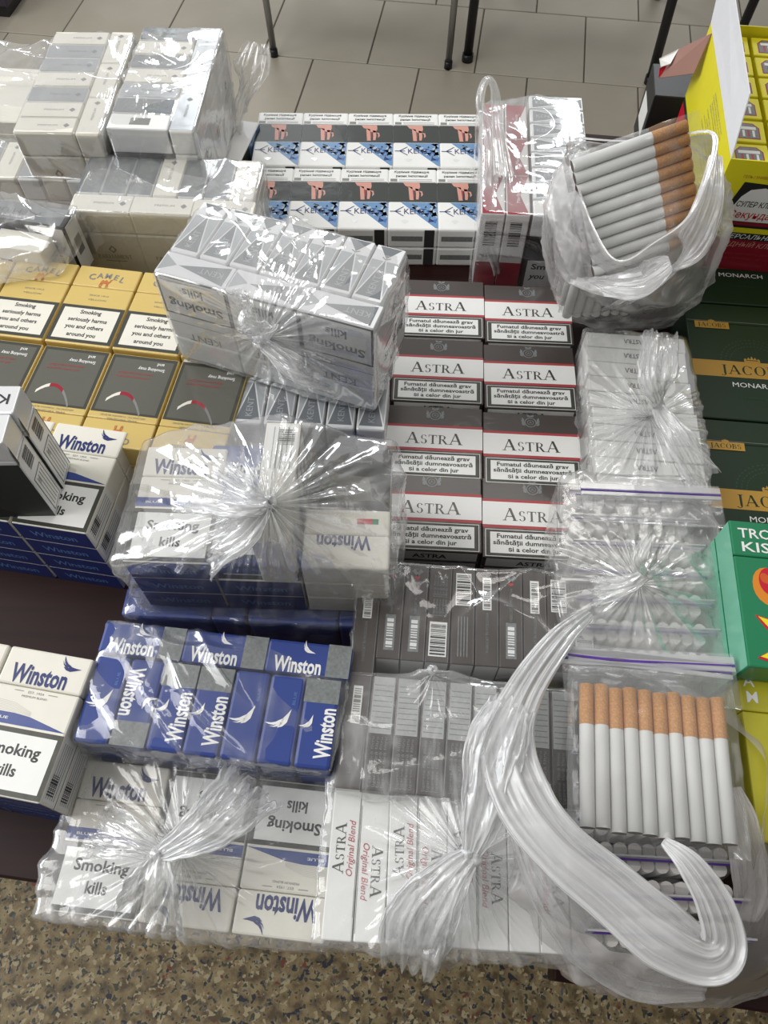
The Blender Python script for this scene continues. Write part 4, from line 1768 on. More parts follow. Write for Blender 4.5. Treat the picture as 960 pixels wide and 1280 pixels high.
# two bundles at the top left, packs one behind another
carton((72, 95), 0.0, 0.046, 0.066, 0.10, -1, 'flat carton under the top left bundle')
b = []
fr = Frame((14, 166), (126, 174), 0.135, ang=-1.5)
bundle(fr, 7, 3, 0.0465, ['whiteend', 'whiteend', 'silverend', 'whiteend', 'silverend', 'silverend', 'whiteend'], ['whiteend'] * 3,
       'pack in the pale bundle at top left', 'packs of the top left pale bundle', b, rows='y', gap=23.6)
bag('clear bag over the pale bundle at top left', b, mat=CLEAR, seed=23, amp=0.004, off=0.003, floor=0.0004)
carton((212, 95), 0.0, 0.052, 0.06, 0.10, -1, 'flat carton under the grey bundle with the bag ear')
b = []
fr = Frame((131, 160), (240, 174), 0.141, ang=-3)
bundle(fr, 7, 3, 0.0525, ['dark', 'greyend', 'silverend', 'whiteend', 'greyend', 'whiteend', 'greyend'], ['silverend'] * 3,
       'pack in the grey bundle with a bag ear', 'packs of the grey bundle with bag ear', b, rows='y', gap=23.4)
bag('clear bag with twisted ear around the grey bundle at top left', b, mat=CLEAR, seed=29, amp=0.004, off=0.003, floor=0.0004,
    tails=({'from_knot': False, 'path': [(290, 185, 0.03), (300, 135, 0.07), (312, 95, 0.10), (322, 55, 0.12)], 'w': [50, 18, 34, 42, 24], 't': 7, 'pleats': 4, 'g0': 0.12, 'g1': 0.14, 'name': 'ear', 'ragged': 0.003},))

# crumpled bag at the far left
b = []
carton((22, 118), 0.0, 0.05, 0.09, 0.10, -4, 'pale carton inside the crumpled bag at the far left edge', CREAM)
for dx, dy in ((-.07, -.08), (.05, -.08), (-.07, .08), (.05, .08)):
    for z in (0, 0.105):
        c = at(14, 100, 0.1)
        b.append((c.x + dx * (1 if z == 0 else .7), c.y + dy * (1 if z == 0 else .7), z))
bag('crumpled clear bag at the far upper left edge', b, mat=CLEAR, seed=31, amp=0.007, off=0.002)

# small group at the left edge above the yellow packs
b = []
fr = Frame((-42, 221), (92, 226), 0.089, ang=-3)
for i in range(6):
    put(fr, ('silverend', 'whiteend', 'silverend', 'whiteend', 'silverend', 'whiteend')[i], 23.4 * (i + .5), 28, 0.0005, 'Y', 'Z', bag=b, group='pale packs standing at the left edge',
        label='pale pack standing on end above the yellow packs at left, %s' % ORD[i])
bag('clear wrap over the pale standing packs at the left edge', b, mat=THIN, seed=33, amp=0.0035)
b = []
fr = Frame((-40, 266), (64, 284), 0.116, ang=-12)
put(fr, 'dark', 44, 11, 0.061, 'X', '-Y', bag=b, label='black and silver pack lying on edge at the left edge')
put(fr, 'bluesq', 30, -13, 0.052, 'X', '-Y', bag=b, label='cream pack with a navy square lying on edge at the left')
carton((20, 300), 0.0, 0.05, 0.075, 0.05, -12, 'small grey carton under the cream pack with navy square')
bag('clear bag sagging over the yellow packs at the left edge', b + [tuple(at(-20, 345, 0.096)), tuple(at(62, 338, 0.096)), tuple(at(80, 300, 0.096))], mat=CLEAR, seed=35, amp=0.005, off=0.003, floor=0.094)

# middle white bundle: packs lying face up, over blue packs on edge
b2 = []
fr = Frame((146, 770), (452, 790), 0.056, ang=-3)
for i in range(2):
    put(fr, 'blue0', 46 + i * 90, 12, 0.0005, 'X', 'Y', bag=b2, group='blue packs under the white packs', label='blue pack lying on edge under the middle white packs, %s' % ('left', 'right')[i])
    put(fr, 'blue0', 46 + i * 90, 36, 0.0005, 'X', 'Y', bag=b2, group='blue packs under the white packs', label='blue pack buried under the middle white packs')
    put(fr, 'blue0', 46 + i * 90, 60, 0.0005, 'X', 'Y', bag=b2, group='blue packs under the white packs', label='blue pack buried under the middle white packs')
    put(fr, 'blue0', 46 + i * 90, 84, 0.0005, 'X', 'Y', bag=b2, group='blue packs under the white packs', label='blue pack buried under the middle white packs')
    put(fr, 'blue0', 46 + i * 90, 108, 0.0005, 'X', 'Y', bag=b2, group='blue packs under the white packs', label='blue pack behind the middle white packs, %s' % ('left', 'right')[i])
bag('clear wrap around the blue packs under the middle white bundle', b2, mat=THIN, seed=41, amp=0.003)
b = []
fr = Frame((150, 706), (467, 728), 0.126, ang=-2)
for lay in range(3):
    z = 0.0575 + lay * 0.0231
    top = lay == 2
    put(fr, 'winston', 28.5, 46, z, bag=b, group='packs of the middle white bundle', label='white pack with name and framed text at the left of the knotted middle bag' if top else 'white pack in the lower layers of the middle bag')
    if lay < 2:
        put(fr, 'winston', 84.5, 46, z, bag=b, group='packs of the middle white bundle', label='white pack in the lower layers of the middle bag')
    put(fr, 'winston', 141, 46, z, up='-Z', right='X', bag=b, group='packs of the middle white bundle', label='upside-down pack with black picture at the right of the middle bag' if top else 'white pack in the lower layers of the middle bag')
put(fr, 'winston', 98, 46, 0.0575 + 0.0462, 'X', 'Z', bag=None, group='packs of the middle white bundle', label='cream pack standing on edge under the knot of the middle bag')
put(fr, 'blue0', 72, 50, 0.0575 + 0.0462, label='blue pack under the knot of the middle bag', bag=None, group='packs of the middle white bundle')
pts = b + [tuple(fr.w(98, 46 + s * 40, 0.158)) for s in (-1, 1)]
bag('clear knotted bag around the middle white packs', pts, knot_px=(335, 632), knot_z=0.172, mat=CLEAR, seed=43, floor=0.0565, amp=0.005, off=0.006, pleats=26, reach=0.045, pleat_amp=0.007,
    tails=({'path': [(300, 622, 0.180), (250, 606, 0.162)], 'w': [9, 30, 46], 't': 3, 'pleats': 7, 'g0': 0.95, 'g1': 0.45},
           {'path': [(300, 665, 0.170), (262, 690, 0.150)], 'w': [8, 26, 38], 't': 3, 'pleats': 7, 'g0': 0.9, 'g1': 0.35}))

# bottom left white bundle
b = []
fr = Frame((53, 1138), (400, 1178), 0.0475, ang=-6)
for lay in range(2):
    z = 0.0008 + lay * 0.0231
    top = lay == 1
    for i, (up_, rt, lab) in enumerate((('Z', 'X', 'white pack with name upright at the left of the bottom left bag'), ('Z', '-X', 'white pack with upside-down warning in the middle of the bottom left bag'),
                                        ('Z', '-X', 'white pack with upside-down name at the right of the bottom left bag'))):
        put(fr, 'winston', 28 + 56.5 * i, 44, z, up=up_, right=rt, bag=b, group='packs of the bottom left bag', label=lab if top else 'white pack in the lower layer of the bottom left bag')
bag('clear knotted bag around the white packs at bottom left', b, knot_px=(202, 1068), knot_z=0.085, mat=CLEAR, seed=51, floor=0.0004, amp=0.005, off=0.005, pleats=30, reach=0.055, pleat_amp=0.007,
    tails=({'path': [(262, 1030, 0.098), (318, 980, 0.078)], 'w': [9, 30, 44], 't': 3, 'pleats': 7, 'g0': 0.95, 'g1': 0.35},
           {'path': [(190, 1105, 0.088), (185, 1150, 0.066)], 'w': [8, 30, 46], 't': 3, 'pleats': 7, 'g0': 0.95, 'g1': 0.35},
           {'path': [(160, 1050, 0.09), (120, 1035, 0.075)], 'w': [8, 22, 34], 't': 3, 'pleats': 6, 'g0': 0.8, 'g1': 0.2}))

# ---- brown packs on edge, in two clear bags
b = []
fr = Frame((446, 822), (716, 846), 0.081, ang=-4.5)
for i, kn in enumerate(['brown3', 'brown1', 'brown1', 'brown2', 'brown0', 'brown3', 'brown1', 'brown3', 'brown0', 'brown2']):
    put(fr, kn, 4 + 16.0 * i, 36 + (0 if i else -12), 0.0005, 'X', '-Z', rz=rng.uniform(-.6, .6), bag=b, group='brown packs on edge behind', label='dark brown pack on edge with pale bar code, %s in the rear bag' % ORD[i])
bag('clear bag over the rear row of dark brown packs on edge', b, mat=THIN, seed=61, amp=0.004, off=0.0025)
b = []
fr = Frame((418, 984), (650, 1000), 0.081, ang=-5)
for i in range(9):
    put(fr, 'stampside' if i not in (0,) else 'brown3', 8 + 16.2 * i, 35, 0.0005, 'X', '-Z', rz=rng.uniform(-.6, .6), bag=b, group='brown packs on edge in front', label='dark brown pack with grey tax stamp, %s in the front bag' % ORD[i])
bag('clear bag over the front row of stamped dark brown packs', b, mat=CLEAR, seed=63, amp=0.005, off=0.003,
    knot_px=(540, 838), knot_z=0.092, knot_r=0.003, pleats=14, pleat_amp=0.002, reach=0.03, gk=0.4)

# ---- white packs on edge with red script, bottom centre
b = []
fr = Frame((402, 1175), (712, 1180), 0.072, ang=-3)
for i in range(9):
    put(fr, 'whiteside', 8.5 + 17.4 * i, 42, 0.0008, 'X', '-Z' if i % 2 else 'Z', rz=rng.uniform(-.8, .8), bag=b, group='white packs on edge with red script', label='white pack on edge with name and red script, %s in the bag' % ORD[i])
bag('clear knotted bag around white packs on edge at bottom centre', b, knot_px=(588, 1070), knot_z=0.105, mat=CLEAR, seed=71, floor=0.0004, amp=0.005, off=0.005, pleats=28, reach=0.055, pleat_amp=0.007,
    tails=({'path': [(560, 1100, 0.108), (525, 1155, 0.090), (512, 1212, 0.060)], 'w': [9, 24, 42, 30], 't': 3, 'pleats': 7, 'g0': 1.0, 'g1': 0.35},
           {'path': [(606, 1010, 0.122), (618, 940, 0.130), (640, 880, 0.132)], 'w': [9, 26, 34, 26], 't': 4, 'pleats': 6, 'g0': 1.0, 'g1': 0.7}))

# ---- white packs on edge, right of the brown packs
b = []
fr = Frame((748, 612), (896, 622), 0.074, ang=-6)
for i in range(10):
    put(fr, 'whitetop', 41 + rng.uniform(-1, 1) - (0.6 * i), 8 + 15.9 * i, 0.0005 , 'Y', 'X', rz=rng.uniform(-.8, .8), bag=b, group='white packs on edge at right', label='white pack on edge in the knotted bag at right, %s' % ORDF[i])
bag('clear knotted bag around the column of white packs at right', b, knot_px=(820, 510), knot_z=0.100, mat=CLEAR, seed=81, floor=0.0004, amp=0.004, off=0.004, pleats=24, reach=0.045, pleat_amp=0.006,
    tails=({'path': [(822, 470, 0.125), (826, 420, 0.130)], 'w': [10, 30, 26], 't': 5, 'pleats': 5, 'g0': 0.95, 'g1': 0.35},
           {'path': [(850, 550, 0.105), (880, 600, 0.090)], 'w': [9, 24, 34], 't': 3, 'pleats': 6, 'g0': 0.9, 'g1': 0.3}))
b = [tuple(at(870, 500, 0.02)), tuple(at(905, 520, 0.02)), tuple(at(880, 560, 0.02)), tuple(at(902, 565, 0.055)), tuple(at(872, 495, 0.06)), tuple(at(893, 512, 0.06)), tuple(at(868, 560, 0.06))]

# ---- red and white packs with silver packs, top right of centre
b = []
fr = Frame((636, 268), (692, 272), 0.089, ang=-4)
for i in range(3):
    put(fr, 'redwhite', 9, 28 + 56 * i, 0.0005, 'Y', 'Z', bag=b, group='red and white packs', label='red and white pack standing on end in the handled bag, %s' % ORDF[i])
    put(fr, 'redwhite', -14, 28 + 56 * i, 0.0005, 'Y', 'Z', bag=b, group='red and white packs', label='red and white pack against the left flank of the handled bag, %s' % ORDF[i])
for i in range(8):
    kn = 'dark' if i == 0 else 'silver'
    put(fr, kn, 50, 11.5 + 23.2 * i, 0.0005, 'Y', 'X', bag=b, group='silver packs beside the red packs', label='silver-ended pack beside the red and white packs, %s' % ORDF[i])
bag('clear handled bag around red and white packs', b, mat=CLEAR, seed=91, amp=0.005, off=0.003,
    tails=({'from_knot': False, 'path': [(622, 340, 0.02), (612, 290, 0.06), (612, 230, 0.088), (612, 170, 0.105), (600, 130, 0.125), (607, 101, 0.14), (618, 110, 0.135), (622, 160, 0.11), (630, 220, 0.095)],
            'w': [14, 22, 16, 12, 8, 8, 8, 12, 20], 't': 5, 'pleats': 4, 'g0': 0.5, 'g1': 0.5, 'name': 'handle'},))

# ================================================================== RIGHT: CARTONS

# coffee cartons lying flat, stepping away from the camera
jac = [((872, 652), 'deep green carton with gold band, nearest of the three'), ((874, 521), 'deep green carton with gold band, middle of the three'),
       ((868, 379), 'deep green carton with gold band under the yellow glue carton')]
for i, (px, lab) in enumerate(jac):
    fr = Frame(jac[1][0], (0, 0), 0.049, ang=-5.5)
    put(fr, 'coffee', 95 + 4 * (i - 1), 65.5 + 132.5 * (i - 1), 0.0, name='coffee_carton', cat='carton', group='deep green cartons', label=lab)

# yellow display carton of small glue boxes
C = at(914, 198, 0.161)
g_ang = math.radians(-7.5)
gl = empty('display_carton', (C.x, C.y, 0.0495), (0, 0, g_ang), 'open yellow and red display carton of small boxes at top right', 'carton')
GW, GD, GH, th = 0.19, 0.205, 0.111, 0.0012
mobj('front_wall', box_mesh('front_wall', 0, GW, 0, th, 0, GH, 0, 1, LEMON), gl)
mobj('side_wall', box_mesh('side_wall', 0, th, th, GD - th, 0, GH, 0, 1, LEMON), gl)
mobj('side_wall', box_mesh('side_wall', GW - th, GW, th, GD - th, 0, GH, 0, 1, LEMON), gl)
mobj('back_wall', box_mesh('back_wall', 0, GW, GD - th, GD, 0, GH, 0, 1, LEMON), gl)
mobj('base', box_mesh('base', th, GW - th, th, GD - th, 0, th, 0, 1, LEMON), gl)
# front print
pr = Print(GW * 1000, GH * 1000, 0.0, 'front')
pr.rect(-95, -55.5, 95, -22, RED, 1)
pr.rect(-95, -22, 95, -14.5, BLACKC, 2)
pr.text('УНИВЕРСАЛЬНЫЙ', -55, -18.3, 4.6, WHITE, w=62, shear=0.25, bold=0.01, layer=3)
pr.text('СЕКУНДНЫЙ КЛЕЙ', -55, -27, 4.8, PINK, w=66, shear=0.25, bold=0.01, layer=3)
pr.text('клеит за секунды: пластмассу, резину, металл', -48, -37, 2.4, REDLINE, w=80, layer=3)
pr.text('дерево, кожу, керамику, фарфор, картон', -48, -42, 2.4, REDLINE, w=78, layer=3)
pr.text('ГЕЛЬ / УНИВЕРСАЛЬНЫЙ', -60, 41, 2.6, ORANGE, w=38, layer=3)
pr.poly([(-86, -9), (-34, -9), (-38, 34), (-76, 36)], BLACKC, 2)
pr.poly([(-81.5, -2.5), (-38.5, -2.5), (-41, 20), (-47, 28), (-57, 31.5), (-68, 29), (-73.5, 22)], WHITE, 3)
pr.poly([(-82.5, -6.5), (-38, -6.5), (-38.4, -3.4), (-81.7, -3.4)], RED, 3)
pr.text('СУПЕР КЛЕЙ', -58, 15, 5.2, INK, w=33, shear=0.15, bold=0.015, layer=4)
pr.text('Секунда', -59.5, 4.5, 7, SCARLET, w=36, shear=0.15, bold=0.01, layer=4)
me = pr.mesh('front_print')
# stand the print upright on the front wall
me.transform(Matrix.Translation((GW / 2, -0.0001, GH / 2)) @ Matrix.Rotation(math.pi / 2, 4, 'X'))
mobj('front_print', me, gl)
pr = Print(GD * 1000, GH * 1000, 0.0, 'front')
h2 = GH * 500
pr.rect(-102.5, -h2, 102.5, -22, SCARLET, 1)
pr.rect(-102.5, -22, 102.5, -16, BLACKC, 1)
for k_, (y, wd) in enumerate(((46, 60), (42, 66), (38, 58), (34, 64), (28, 70), (24, 52), (20, 60), (14, 66), (8, 54), (2, 62))):
    pr.text('секундный клей применяют на чистой сухой', 25 - (8 if k_ > 5 else 0) * 1, y, 1.9, GREYINK, w=wd, layer=2)
me = pr.mesh('side_print')
me.transform(Matrix.Translation((-0.0001, GD / 2, GH / 2)) @ Matrix.Rotation(-math.pi / 2, 4, 'Z') @ Matrix.Rotation(math.pi / 2, 4, 'X'))
mobj('side_print', me, gl)


def sheet(name, pts, mat, parent, t=0.0008, mat2=None):
    """thin board with the four corners given in the parent's space"""
    q = [Vector(p) for p in pts]
    n = (q[1] - q[0]).cross(q[3] - q[0]).normalized() * t
    V = [tuple(p) for p in q] + [tuple(p + n) for p in q]
    F = [(3, 2, 1, 0), (4, 5, 6, 7), (0, 1, 5, 4), (1, 2, 6, 5), (2, 3, 7, 6), (3, 0, 4, 7)]
    me = bpy.data.meshes.new(name)
    me.from_pydata(V, [], F)
    me.materials.append(mat)
    if mat2:
        me.materials.append(mat2)
        me.polygons[0].material_index = 1
    me.update()
    return mobj(name, me, parent)


WLID = card('white card inside', (0.78, 0.79, 0.82), 0.6, 0.0)
inv = (Matrix.Translation(gl.location) @ Matrix.Rotation(g_ang, 4, 'Z')).inverted()
q3 = inv @ at(937, 117, 0.205)
sheet('lid_flap', [(0, 0, GH), (0, GD, GH), (q3.x - 0.004, GD + 0.008, q3.z + 0.012), tuple(q3)], WLID, gl)
sheet('tuck_flap', [tuple(inv @ at(890, 42, 0.160)), tuple(inv @ at(848, 62, 0.120)), tuple(inv @ at(824, 98, 0.105)), tuple(inv @ at(868, 92, 0.130))],
      card('pinkish inner card', (0.30, 0.16, 0.13), 0.6, 0), gl, mat2=LEMON)
sheet('flap_tip', [tuple(inv @ at(848, 62, 0.1205)), tuple(inv @ at(824, 74, 0.121)), tuple(inv @ at(826, 84, 0.116)), tuple(inv @ at(838, 80, 0.1205))], WHITE, gl)
sheet('red_tip', [tuple(inv @ at(832, 82, 0.112)), tuple(inv @ at(824, 86, 0.112)), tuple(inv @ at(823, 97, 0.106)), tuple(inv @ at(832, 93, 0.108))], SCARLET, gl)
gi = 0
for j in range(6):
    for i in range(5):
        lx, ly = 0.020 + 0.0365 * i, 0.019 + 0.0333 * j
        w = Matrix.Translation(gl.location) @ Matrix.Rotation(g_ang, 4, 'Z') @ Vector((lx, ly, 0.063))
        pack('gluesmall', (w.x, w.y, w.z), g_ang + math.radians(rng.uniform(-1, 1)), name='small_box', cat='small box', group='small yellow boxes in the display carton',
             label='small yellow box with a white picture, %s column, %s row in the display carton' % (('left', 'second', 'third', 'fourth', 'fifth')[i], ('nearest', 'second', 'third', 'fourth', 'fifth', 'farthest')[j]))
for sx in range(5):
    for sy in range(6):
        pass
# board the small boxes stand on
mobj('inner_tray', box_mesh('inner_tray', th + .0005, GW - th - .0005, th + .0005, GD - th - .0005, 0.004, 0.0128, 0, 1, KRAFT), gl)

# black box behind
p = at(838, 150, 0.05)
bx = empty('black_box', (p.x + 0.01, p.y + 0.03, 0.0), (0, 0, math.radians(-8)), 'black box between the milky bag and the yellow carton', 'box')
mobj('body', box_mesh('body', -0.03, 0.02, -0.03, 0.03, 0, 0.075, 0.0008, 1, BLACKC), bx)
mobj('label', box_mesh('label', -0.0304, -0.03, -0.02, 0.02, 0.02, 0.05, 0, 1, WHITE), bx)

# green fruit pack and lime yellow pack on short piles at the right edge
for kn, px, zt, lab, grp, nb in (('fruit', (937, 832), 0.124, 'green pack with mango picture at the right edge', 'green fruit packs', 'green pack under the mango picture pack'),
                                 ('lime', (950, 1052), 0.099, 'lime yellow pack at the right edge', 'lime yellow packs', 'lime yellow pack under the top lime yellow pack')):
    fr = Frame(px, (px[0] + 50, px[1] + 5), zt, ang=-6)
    n = int(round(zt / 0.0245))
    for lay in range(n):
        put(fr, kn, 30, 50, lay * 0.0245 + 0.0003, label=lab if lay == n - 1 else nb, group=grp)

# ================================================================== ZIP BAGS AND CIGARETTES
ZV = Vector((0, 0, 1))


def standing_zips(fr, n, pitch, label, cgroup, clabel, tiltdeg=0, H=0.1, lay0=0.0, zip_n=None, two=True, count=10, x0=2.0):
    """zip bags standing in a row one behind another, cigarettes upright inside, open side up"""
    for k in range(n):
        for r_ in range(2 if two else 1):
            for i in range(count):
                u = x0 + 4.1 + 8.1 * i + (0 if r_ == 0 else 1.5)
                p = fr.w(u, k * pitch + 5 + r_ * 7.6, lay0 + 0.0402 + 0.0006 * ((i * 7 + k) % 3))
                q = M4(p, fr.u, ZV, -fr.v)
                cigarette(q, clabel, cgroup, white=True)
        c = fr.w(x0 + 42, k * pitch + 8.6, lay0 + 0.046)
        if zip_n is None or k < zip_n:
            # mouth of each zip bag folds towards the camera over its cigarettes
            zipbag(M4(c, fr.u, ZV, -fr.v), 0.090, 0.091, 0.0175, label % ORDF[k], group=cgroup.replace('cigarettes', 'zip bags'), seed=k + 3, strip=9)


# lower right: flat zip bag with ten cigarettes on top of standing ones
fr = Frame((733, 1185), (905, 1190), 0.082, ang=-3)
standing_zips(fr, 6, 19.0, 'zip bag of upright cigarettes in the white bag, %s', 'cigarettes standing in the white bag', 'cigarette standing upright among the zip bags in the open white bag')
zt = 0.112
a, bb = at(722, 862, zt), at(908, 884, zt)
u = (bb - a).normalized()
v = Vector((-u.y, u.x, 0))
tiltz = 0.0
cc = at(818, 952, zt)
for i in range(10):
    o = cc + u * (0.00845 * (i - 4.5)) + v * (0.0008 * math.sin(i * 2.3)) + ZV * (0.0002 * (i % 2))
    y = (v + u * 0.004 * math.sin(i * 1.7)).normalized()
    cigarette(M4(o, y.cross(ZV), y, ZV), 'filter cigarette in the flat zip bag at lower right, %s' % ORD[i], 'ten cigarettes in the flat zip bag')
zipbag(M4(cc + v * 0.010, u, v, ZV), 0.098, 0.112, 0.0098, 'flat zip bag of ten filter cigarettes at lower right', seed=2, strip=15)

# tied round bag of zip bags, middle right
b = []
fr = Frame((728, 838), (908, 848), 0.083, ang=-3)
standing_zips(fr, 7, 20.5, 'zip bag of cigarettes inside the round tied bag, %s', 'cigarettes inside the round tied bag', 'cigarette standing upright inside the round tied bag')
zz = [(-6, -2), (96, -2), (-12, 60), (102, 60), (-4, 146), (94, 146)]
pts = [tuple(fr.w(x, y, 0.088)) for x, y in zz] + [tuple(fr.w(x * 1.05, y, 0.01)) for x, y in zz]
bag('round clear bag tied in a small central knot, full of zip bags', pts, knot_px=(806, 720), knot_z=0.118, mat=film('hazy film', milk=0.15, gather=0.5, crease=0.25, tint=(0.90, 0.90, 0.89), rough=0.12, bump=0.8),
    seed=95, amp=0.005, off=0.003, pleats=24, reach=0.032, pleat_amp=0.004, knot_r=0.004,
    tails=({'path': [(800, 700, 0.135), (812, 672, 0.14)], 'w': [5, 11, 7], 't': 2, 'pleats': 3, 'g0': 0.8, 'g1': 0.6},
           {'path': [(780, 732, 0.118), (745, 740, 0.105)], 'w': [6, 14, 22], 't': 2, 'pleats': 4, 'g0': 0.7, 'g1': 0.3}))
# empty zip bag mouths at the two ends of the round bag
for (px, wdt, z, lab) in (((815, 630), 0.098, 0.097, 'zip bag mouth sticking out behind the round tied bag'), ((812, 846), 0.104, 0.112, 'zip bag mouth lying above the flat zip bag of cigarettes')):
    c = at(px[0], px[1], z)
    zipbag(M4(c, fr.u, fr.v, ZV), wdt, 0.034, 0.003, lab, seed=8, strip=14)

# milky carrier bag, top right
fr = Frame((762, 338), (850, 332), 0.05, ang=2)
cig_base = []
standing_zips(fr, 2, 22, 'zip bag of cigarettes at the bottom of the milky bag, %s', 'cigarettes at the bottom of the milky bag', 'cigarette standing at the bottom of the milky carrier bag', two=False, count=7)
standing_zips(Frame((728, 302), (850, 298), 0.165, ang=4), 3, 14, 'upper zip bag of cigarettes in the milky bag, %s', 'cigarettes in the upper zip bags of the milky bag', 'cigarette standing in the upper layer of the milky carrier bag', lay0=0.083, two=False, count=7)
cc = at(797, 252, 0.195)
ax = at(868, 222, 0.205) - at(735, 268, 0.185)
yd = ax.normalized()
xd = (at(862, 262, 0.180) - at(810, 198, 0.210))
xd = (xd - yd * xd.dot(yd)).normalized()
zd = xd.cross(yd).normalized()
if zd.z < 0:
    zd = -zd
    xd = -xd
for i in range(10):
    o = cc + xd * (0.0084 * (i - 4.5)) * 1.0
    cigarette(M4(o, xd, yd, zd), 'filter cigarette tilted in the milky carrier bag, %s' % ['farthest', 'second farthest', 'third farthest', 'fourth farthest', 'fifth farthest', 'fifth nearest', 'fourth nearest', 'third nearest', 'second nearest', 'nearest'][i if xd.y < 0 else 9 - i],
              'ten tilted cigarettes in the milky bag')
zipbag(M4(cc + yd * 0.002, xd, yd, zd), 0.090, 0.096, 0.0095, 'zip bag of tilted filter cigarettes in the milky carrier bag', seed=12, line=False, mat=THIN)


def open_bag(label, rings, mat, seed=1, amp=0.004, n=200, sub=60, gtop=0.35, tails=(), folds=18):
    """open carrier bag: closed outline rings from the bottom to the mouth, world points per ring"""
    rr = [[Vector(p) for p in r] for r in rings]
    k = len(rr[0])
    m = sub

    def ring(i, t):
        pts = rr[i]
        f = t * k
        a = int(f) % k
        u = f - int(f)
        p0, p1, p2, p3 = pts[(a - 1) % k], pts[a], pts[(a + 1) % k], pts[(a + 2) % k]
        return 0.5 * ((2 * p1) + (p2 - p0) * u + (2 * p0 - 5 * p1 + 4 * p2 - p3) * u * u + (3 * p1 - p0 - 3 * p2 + p3) * u ** 3)
    V, G = [], []
    cen = sum(rr[0], Vector()) / k
    bot = cen.copy()
    bot.z = min(p.z for p in rr[0])
    L = len(rr) - 1
    base = [[ring(i, j / n) for j in range(n)] for i in range(len(rr))]
    for s in range(m):
        f = s / (m - 1) * L
        i = min(int(f), L - 1)
        u = f - i
        u = u * u * (3 - 2 * u) * 0.4 + u * 0.6
        for j in range(n):
            p = base[i][j].lerp(base[i + 1][j], u)
            V.append(p)
            G.append(0.03 + gtop * max(0, s / (m - 1) - 0.86) / 0.14)
    P = np.array([tuple(p) for p in V])
    c = P.mean(axis=0)
    D = P - c
    D[:, 2] *= 0.3
    D /= np.linalg.norm(D, axis=1)[:, None]
    r2 = random.Random(seed)
    cre = 0
    for i in range(14):
        d = np.array([r2.gauss(0, 1), r2.gauss(0, 1), r2.gauss(0, 0.8)])
        d /= np.linalg.norm(d)
        # long taut creases fanning up to one corner of the mouth
        d = d * 0.35 + np.array([0.55 * math.cos(i * 0.8), 0.3, 0.75 * math.sin(i * 0.8 + 0.6)])
        d /= np.linalg.norm(d)
        fq = r2.uniform(12, 34)
        msk = np.clip(vnoise(P, r2.uniform(6, 12), seed + i) * 2.4 - 0.3, 0, 1)
        cre = cre + msk * np.clip(1 - 2.2 * tri(P @ d * fq + vnoise(P, 5, seed + 20 + i) * 0.5 + r2.random()), 0, 1) ** 1.5 * (25 / fq) ** 0.5
    th = np.arctan2(D[:, 1], D[:, 0]) / (2 * np.pi)
    fold = tri(th * folds + vnoise(P, 5, seed + 50) * 0.6) * np.clip(vnoise(P, 9, seed + 51) * 2, 0, 1)
    P = P + D * (amp * cre + amp * 0.7 * fold)[:, None]
    P[:, 2] = np.maximum(P[:, 2], 0.0004)
    G = np.clip(np.array(G) + 0.10 * np.clip(cre, 0, 1.5), 0, 1)
    F = []
    for s in range(m - 1):
        for j in range(n):
            F.append((s * n + j, s * n + (j + 1) % n, (s + 1) * n + (j + 1) % n, (s + 1) * n + j))
    root = empty('plastic_bag', (bot.x, bot.y, 0), (0, 0, 0), label, 'plastic bag')
    inv_ = Matrix.Translation((-bot.x, -bot.y, 0))
    me = mesh_np('film', P, F, mat, True, G)
    me.transform(inv_)
    mobj('film', me, root)
    # rolled mouth edge
    pass
    for ti, tl in enumerate(tails):
        me = gathered([at(*q) for q in tl['path']], [w * MM for w in tl['w']], tl.get('t', 2.5) * MM, tl.get('mat', mat), seed=seed * 5 + ti, pleats=tl.get('pleats', 6),
                      g0=tl.get('g0', 0.5), g1=tl.get('g1', 0.5), depth=tl.get('depth', 0.2), name=tl.get('name', 'handle'), m=110)
        me.transform(inv_)
        mobj(tl.get('name', 'handle'), me, root)
    return root


# milky carrier bag top right: bottom ring on the table, mouth open around the tilted cigarettes
bot_ = [at(*q) for q in ((700, 372, .003), (722, 402, .003), (790, 412, .003), (840, 405, .003), (868, 372, .003), (866, 320, .003), (800, 300, .003), (725, 310, .003))]
r1_ = [at(*q) for q in ((690, 335, .05), (712, 388, .05), (780, 402, .05), (850, 392, .05), (884, 345, .05), (884, 285, .05), (800, 250, .05), (710, 270, .05))]
r2_ = [at(*q) for q in ((683, 280, .12), (705, 350, .11), (775, 378, .11), (850, 360, .12), (892, 310, .13), (896, 240, .13), (800, 215, .12), (700, 225, .12))]
r3_ = [at(*q) for q in ((686, 250, .16), (712, 292, .17), (765, 330, .17), (835, 318, .18), (878, 268, .20), (896, 205, .21), (800, 195, .17), (715, 192, .16))]
r4_ = [at(*q) for q in ((716, 195, .175), (728, 250, .205), (768, 322, .20), (818, 300, .215), (868, 258, .235), (893, 172, .235), (815, 180, .215), (735, 182, .19))]
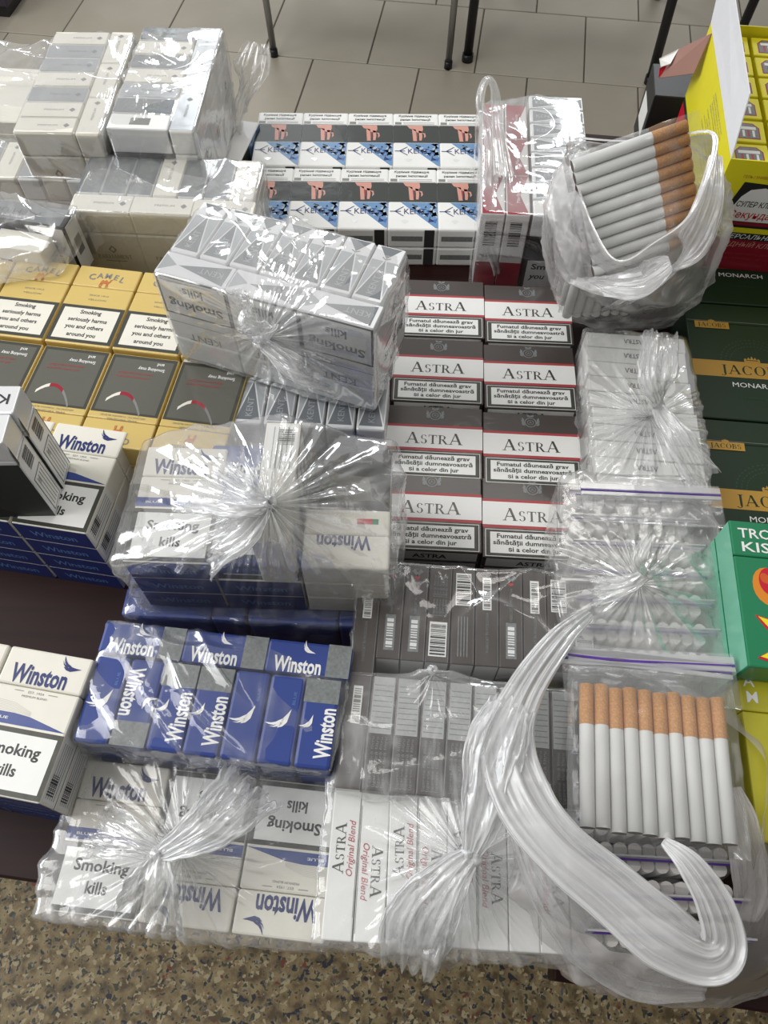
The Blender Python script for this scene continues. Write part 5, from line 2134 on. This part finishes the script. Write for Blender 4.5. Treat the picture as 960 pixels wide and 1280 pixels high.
open_bag('milky carrier bag with open mouth around tilted cigarettes, top right', [bot_, r1_, r2_, r3_, r4_], MILKY, seed=101, amp=0.004, gtop=0.5,
         tails=({'path': [(718, 190, .18), (728, 250, .207), (768, 324, .203), (820, 302, .218), (868, 260, .237), (894, 172, .237), (850, 168, .23), (780, 176, .205), (720, 172, .18)],
                 'w': [3, 1.5, 1.5, 1.2, 2, 4, 2, 2, 4], 't': 0.7, 'pleats': 2, 'name': 'mouth_edge', 'g0': 0.5, 'g1': 0.5, 'depth': 0.12},
                {'path': [(735, 398, .05), (790, 372, .13), (850, 325, .19), (884, 262, .222), (895, 195, .235)], 'w': [8, 20, 26, 20, 8], 't': 2.0, 'pleats': 8, 'name': 'fold', 'g0': 0.12, 'g1': 0.3, 'depth': 0.16},
                {'path': [(722, 350, .14), (760, 352, .17), (800, 350, .185), (838, 328, .20)], 'w': [16, 34, 36, 12], 't': 2.0, 'pleats': 6, 'name': 'fold', 'g0': 0.2, 'g1': 0.15, 'depth': 0.2},
                {'path': [(700, 345, .09), (703, 290, .14), (716, 235, .175), (730, 190, .185)], 'w': [12, 26, 26, 10], 't': 2.0, 'pleats': 9, 'name': 'fold', 'g0': 0.3, 'g1': 0.3, 'depth': 0.2}))

# white translucent bag at the lower right with thick gathered handles
WH = film('white bag film', milk=0.16, gather=0.85, crease=0.25, tint=(0.92, 0.92, 0.93), rough=0.16, bump=0.8, spec=0.8)
SHW = film('sheer white bag film', milk=0.25, gather=0.5, crease=0.25, tint=(0.90, 0.86, 0.85), rough=0.14, bump=0.7, spec=0.8)
bot_ = [at(*q) for q in ((725, 1205, .003), (800, 1235, .003), (905, 1240, .003), (985, 1180, .003), (965, 1000, .003), (880, 880, .003), (760, 870, .003), (715, 1000, .003))]
r1_ = [at(*q) for q in ((700, 1200, .03), (790, 1240, .03), (915, 1250, .03), (1000, 1185, .03), (975, 1000, .03), (900, 870, .03), (745, 850, .03), (690, 1000, .03))]
r2_ = [at(*q) for q in ((655, 1120, .08), (745, 1215, .065), (890, 1235, .06), (985, 1170, .07), (965, 1010, .08), (925, 900, .085), (720, 830, .07), (650, 970, .08))]
r3_ = [at(*q) for q in ((648, 1010, .10), (730, 1150, .095), (850, 1205, .09), (905, 1170, .10), (945, 1060, .11), (930, 930, .10), (705, 815, .095), (640, 920, .105))]
open_bag('white translucent bag with gathered handles around zip bags, lower right', [bot_, r1_, r2_, r3_], SHW, seed=111, amp=0.005, gtop=0.3, folds=22,
         tails=({'path': [(735, 768, .105), (700, 800, .115), (655, 865, .120), (635, 930, .125), (655, 1000, .128), (700, 1060, .130), (760, 1110, .128), (825, 1165, .125), (880, 1195, .120), (905, 1180, .122), (893, 1130, .130), (862, 1080, .135), (830, 1052, .130)],
                 'w': [8, 16, 22, 30, 34, 30, 32, 34, 26, 22, 20, 14, 5], 't': 5, 'pleats': 7, 'mat': WH, 'g0': 0.45, 'g1': 0.6, 'depth': 0.2},
                {'path': [(650, 985, .118), (690, 1090, .105), (740, 1160, .085), (800, 1205, .07), (880, 1225, .06)], 'w': [18, 34, 40, 36, 20], 't': 4, 'pleats': 6, 'mat': WH, 'g0': 0.25, 'g1': 0.1, 'name': 'side_fold'},
                {'path': [(915, 985, .11), (930, 1040, .105), (940, 1110, .09), (935, 1150, .08)], 'w': [10, 20, 22, 10], 't': 3, 'pleats': 4, 'mat': SHW, 'g0': 0.3, 'g1': 0.1, 'name': 'side_fold'}))
